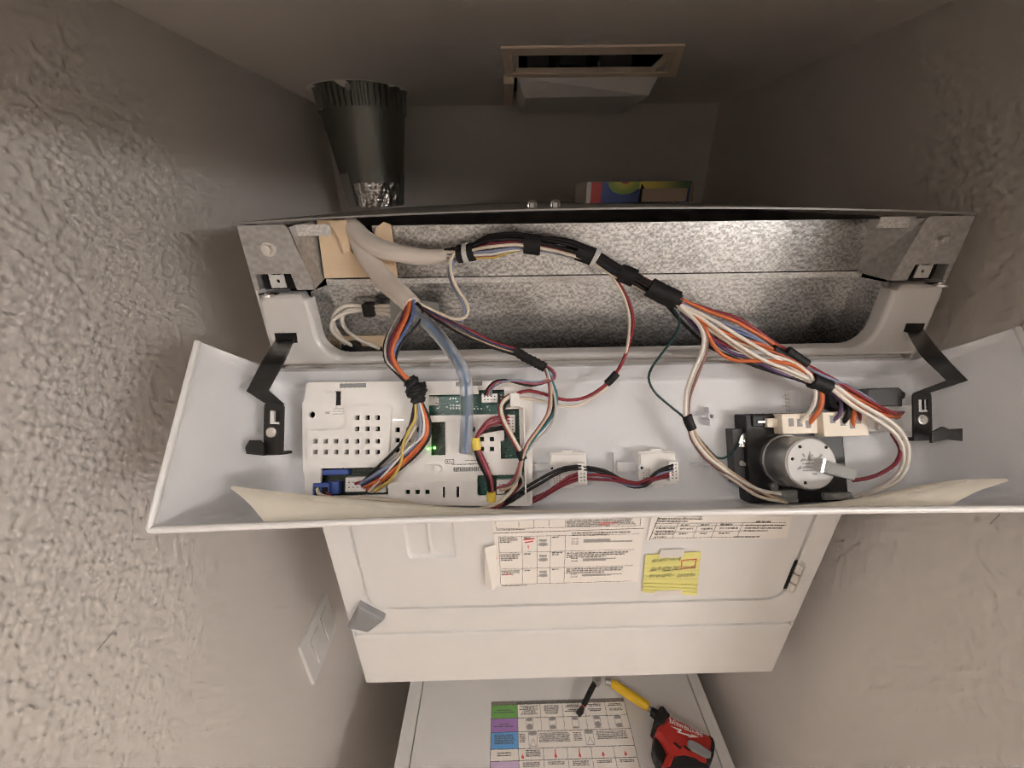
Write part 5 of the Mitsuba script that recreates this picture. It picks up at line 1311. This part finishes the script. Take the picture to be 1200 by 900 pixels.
bolt = [(0.2164,0.0292),(0.2362,0.0231),(0.2312,0.019),(0.254,0.013),(0.2519,0.0158),(0.2645,0.01),(0.2429,0.0105),(0.2484,0.0117),(0.2245,0.0192),(0.2306,0.0218)]
put(t, 'lightning_mark', prism(Polygon(bolt), .9249, .9256), 'm_enamel', smooth=False, label='white lightning bolt')
ax = lambda u, v, z: np.array([*({'x': (u, v)}['x']), z])
pA, pB = (0.2054,0.0602), (0.1937,0.0682)
put(t, 'chuck', sweep(np.array([(*pA, .898), (*pB, .898)]), np.array([.0105, .0085]), 18), 'm_black', smooth=40)
t = thing('offset_adapter', 'yellow bodied offset screwdriver adapter with a black bit fitted to the driver', 'tool')
pC, pD, pE = (0.1912,0.0759), (0.1238,0.1276), (0.0923,0.1337)
cc = np.array([(*pB, .898), (*pC, .898)])
put(t, 'drive_shank', sweep(cc, .005, 12), 'm_dull_metal', smooth=40)
cc = spline(np.array([(*pC, .898), ((pC[0] + pD[0]) / 2, (pC[1] + pD[1]) / 2, .896), (*pD, .894)]), .006)
put(t, 'body', sweep(cc, np.interp(np.linspace(0, 1, len(cc)), [0, .05, .5, .95, 1], [.0075, .0095, .0100, .0092, .0075]), 18), 'm_yellow', smooth=40, label='yellow plastic body')
put(t, 'collar', sweep(np.array([(*pD, .894), ((pD[0] * .6 + pE[0] * .4), (pD[1] * .6 + pE[1] * .4), .894)]), np.array([.0085, .0070]), 14), 'm_dull_metal', smooth=40)
put(t, 'head', at(cat(disc((0, 0), .0095, -.010, .010, 18, .002)), frame((*pE, .893), (1, 0, 0), (0, 1, 0), (0, 0, 1))), 'm_dull_metal')
p0, p1, p2, p3 = (0.0879,0.1301), (0.0558,0.0904), (0.0489,0.0813), (0.0406,0.0751)
put(t, 'bit', sweep(np.array([(*p0, .890), (*p1, .884)]), np.array([.0062, .0058]), 10), 'm_black', smooth=40, label='black bit')
put(t, 'bit_tip', sweep(np.array([(*p1, .884), (*p2, .880), (*p3, .877)]), np.array([.0035, .0062, .0058]), 6), 'm_black', smooth=40)
put(t, 'bit_ring', sweep(np.array([(p1[0] * .9 + p2[0] * .1, p1[1] * .9 + p2[1] * .1, .884), (p1[0] * .6 + p2[0] * .4, p1[1] * .6 + p2[1] * .4, .8825)]), np.array([.0042, .0042]), 10), 'm_red_tool', smooth=40)
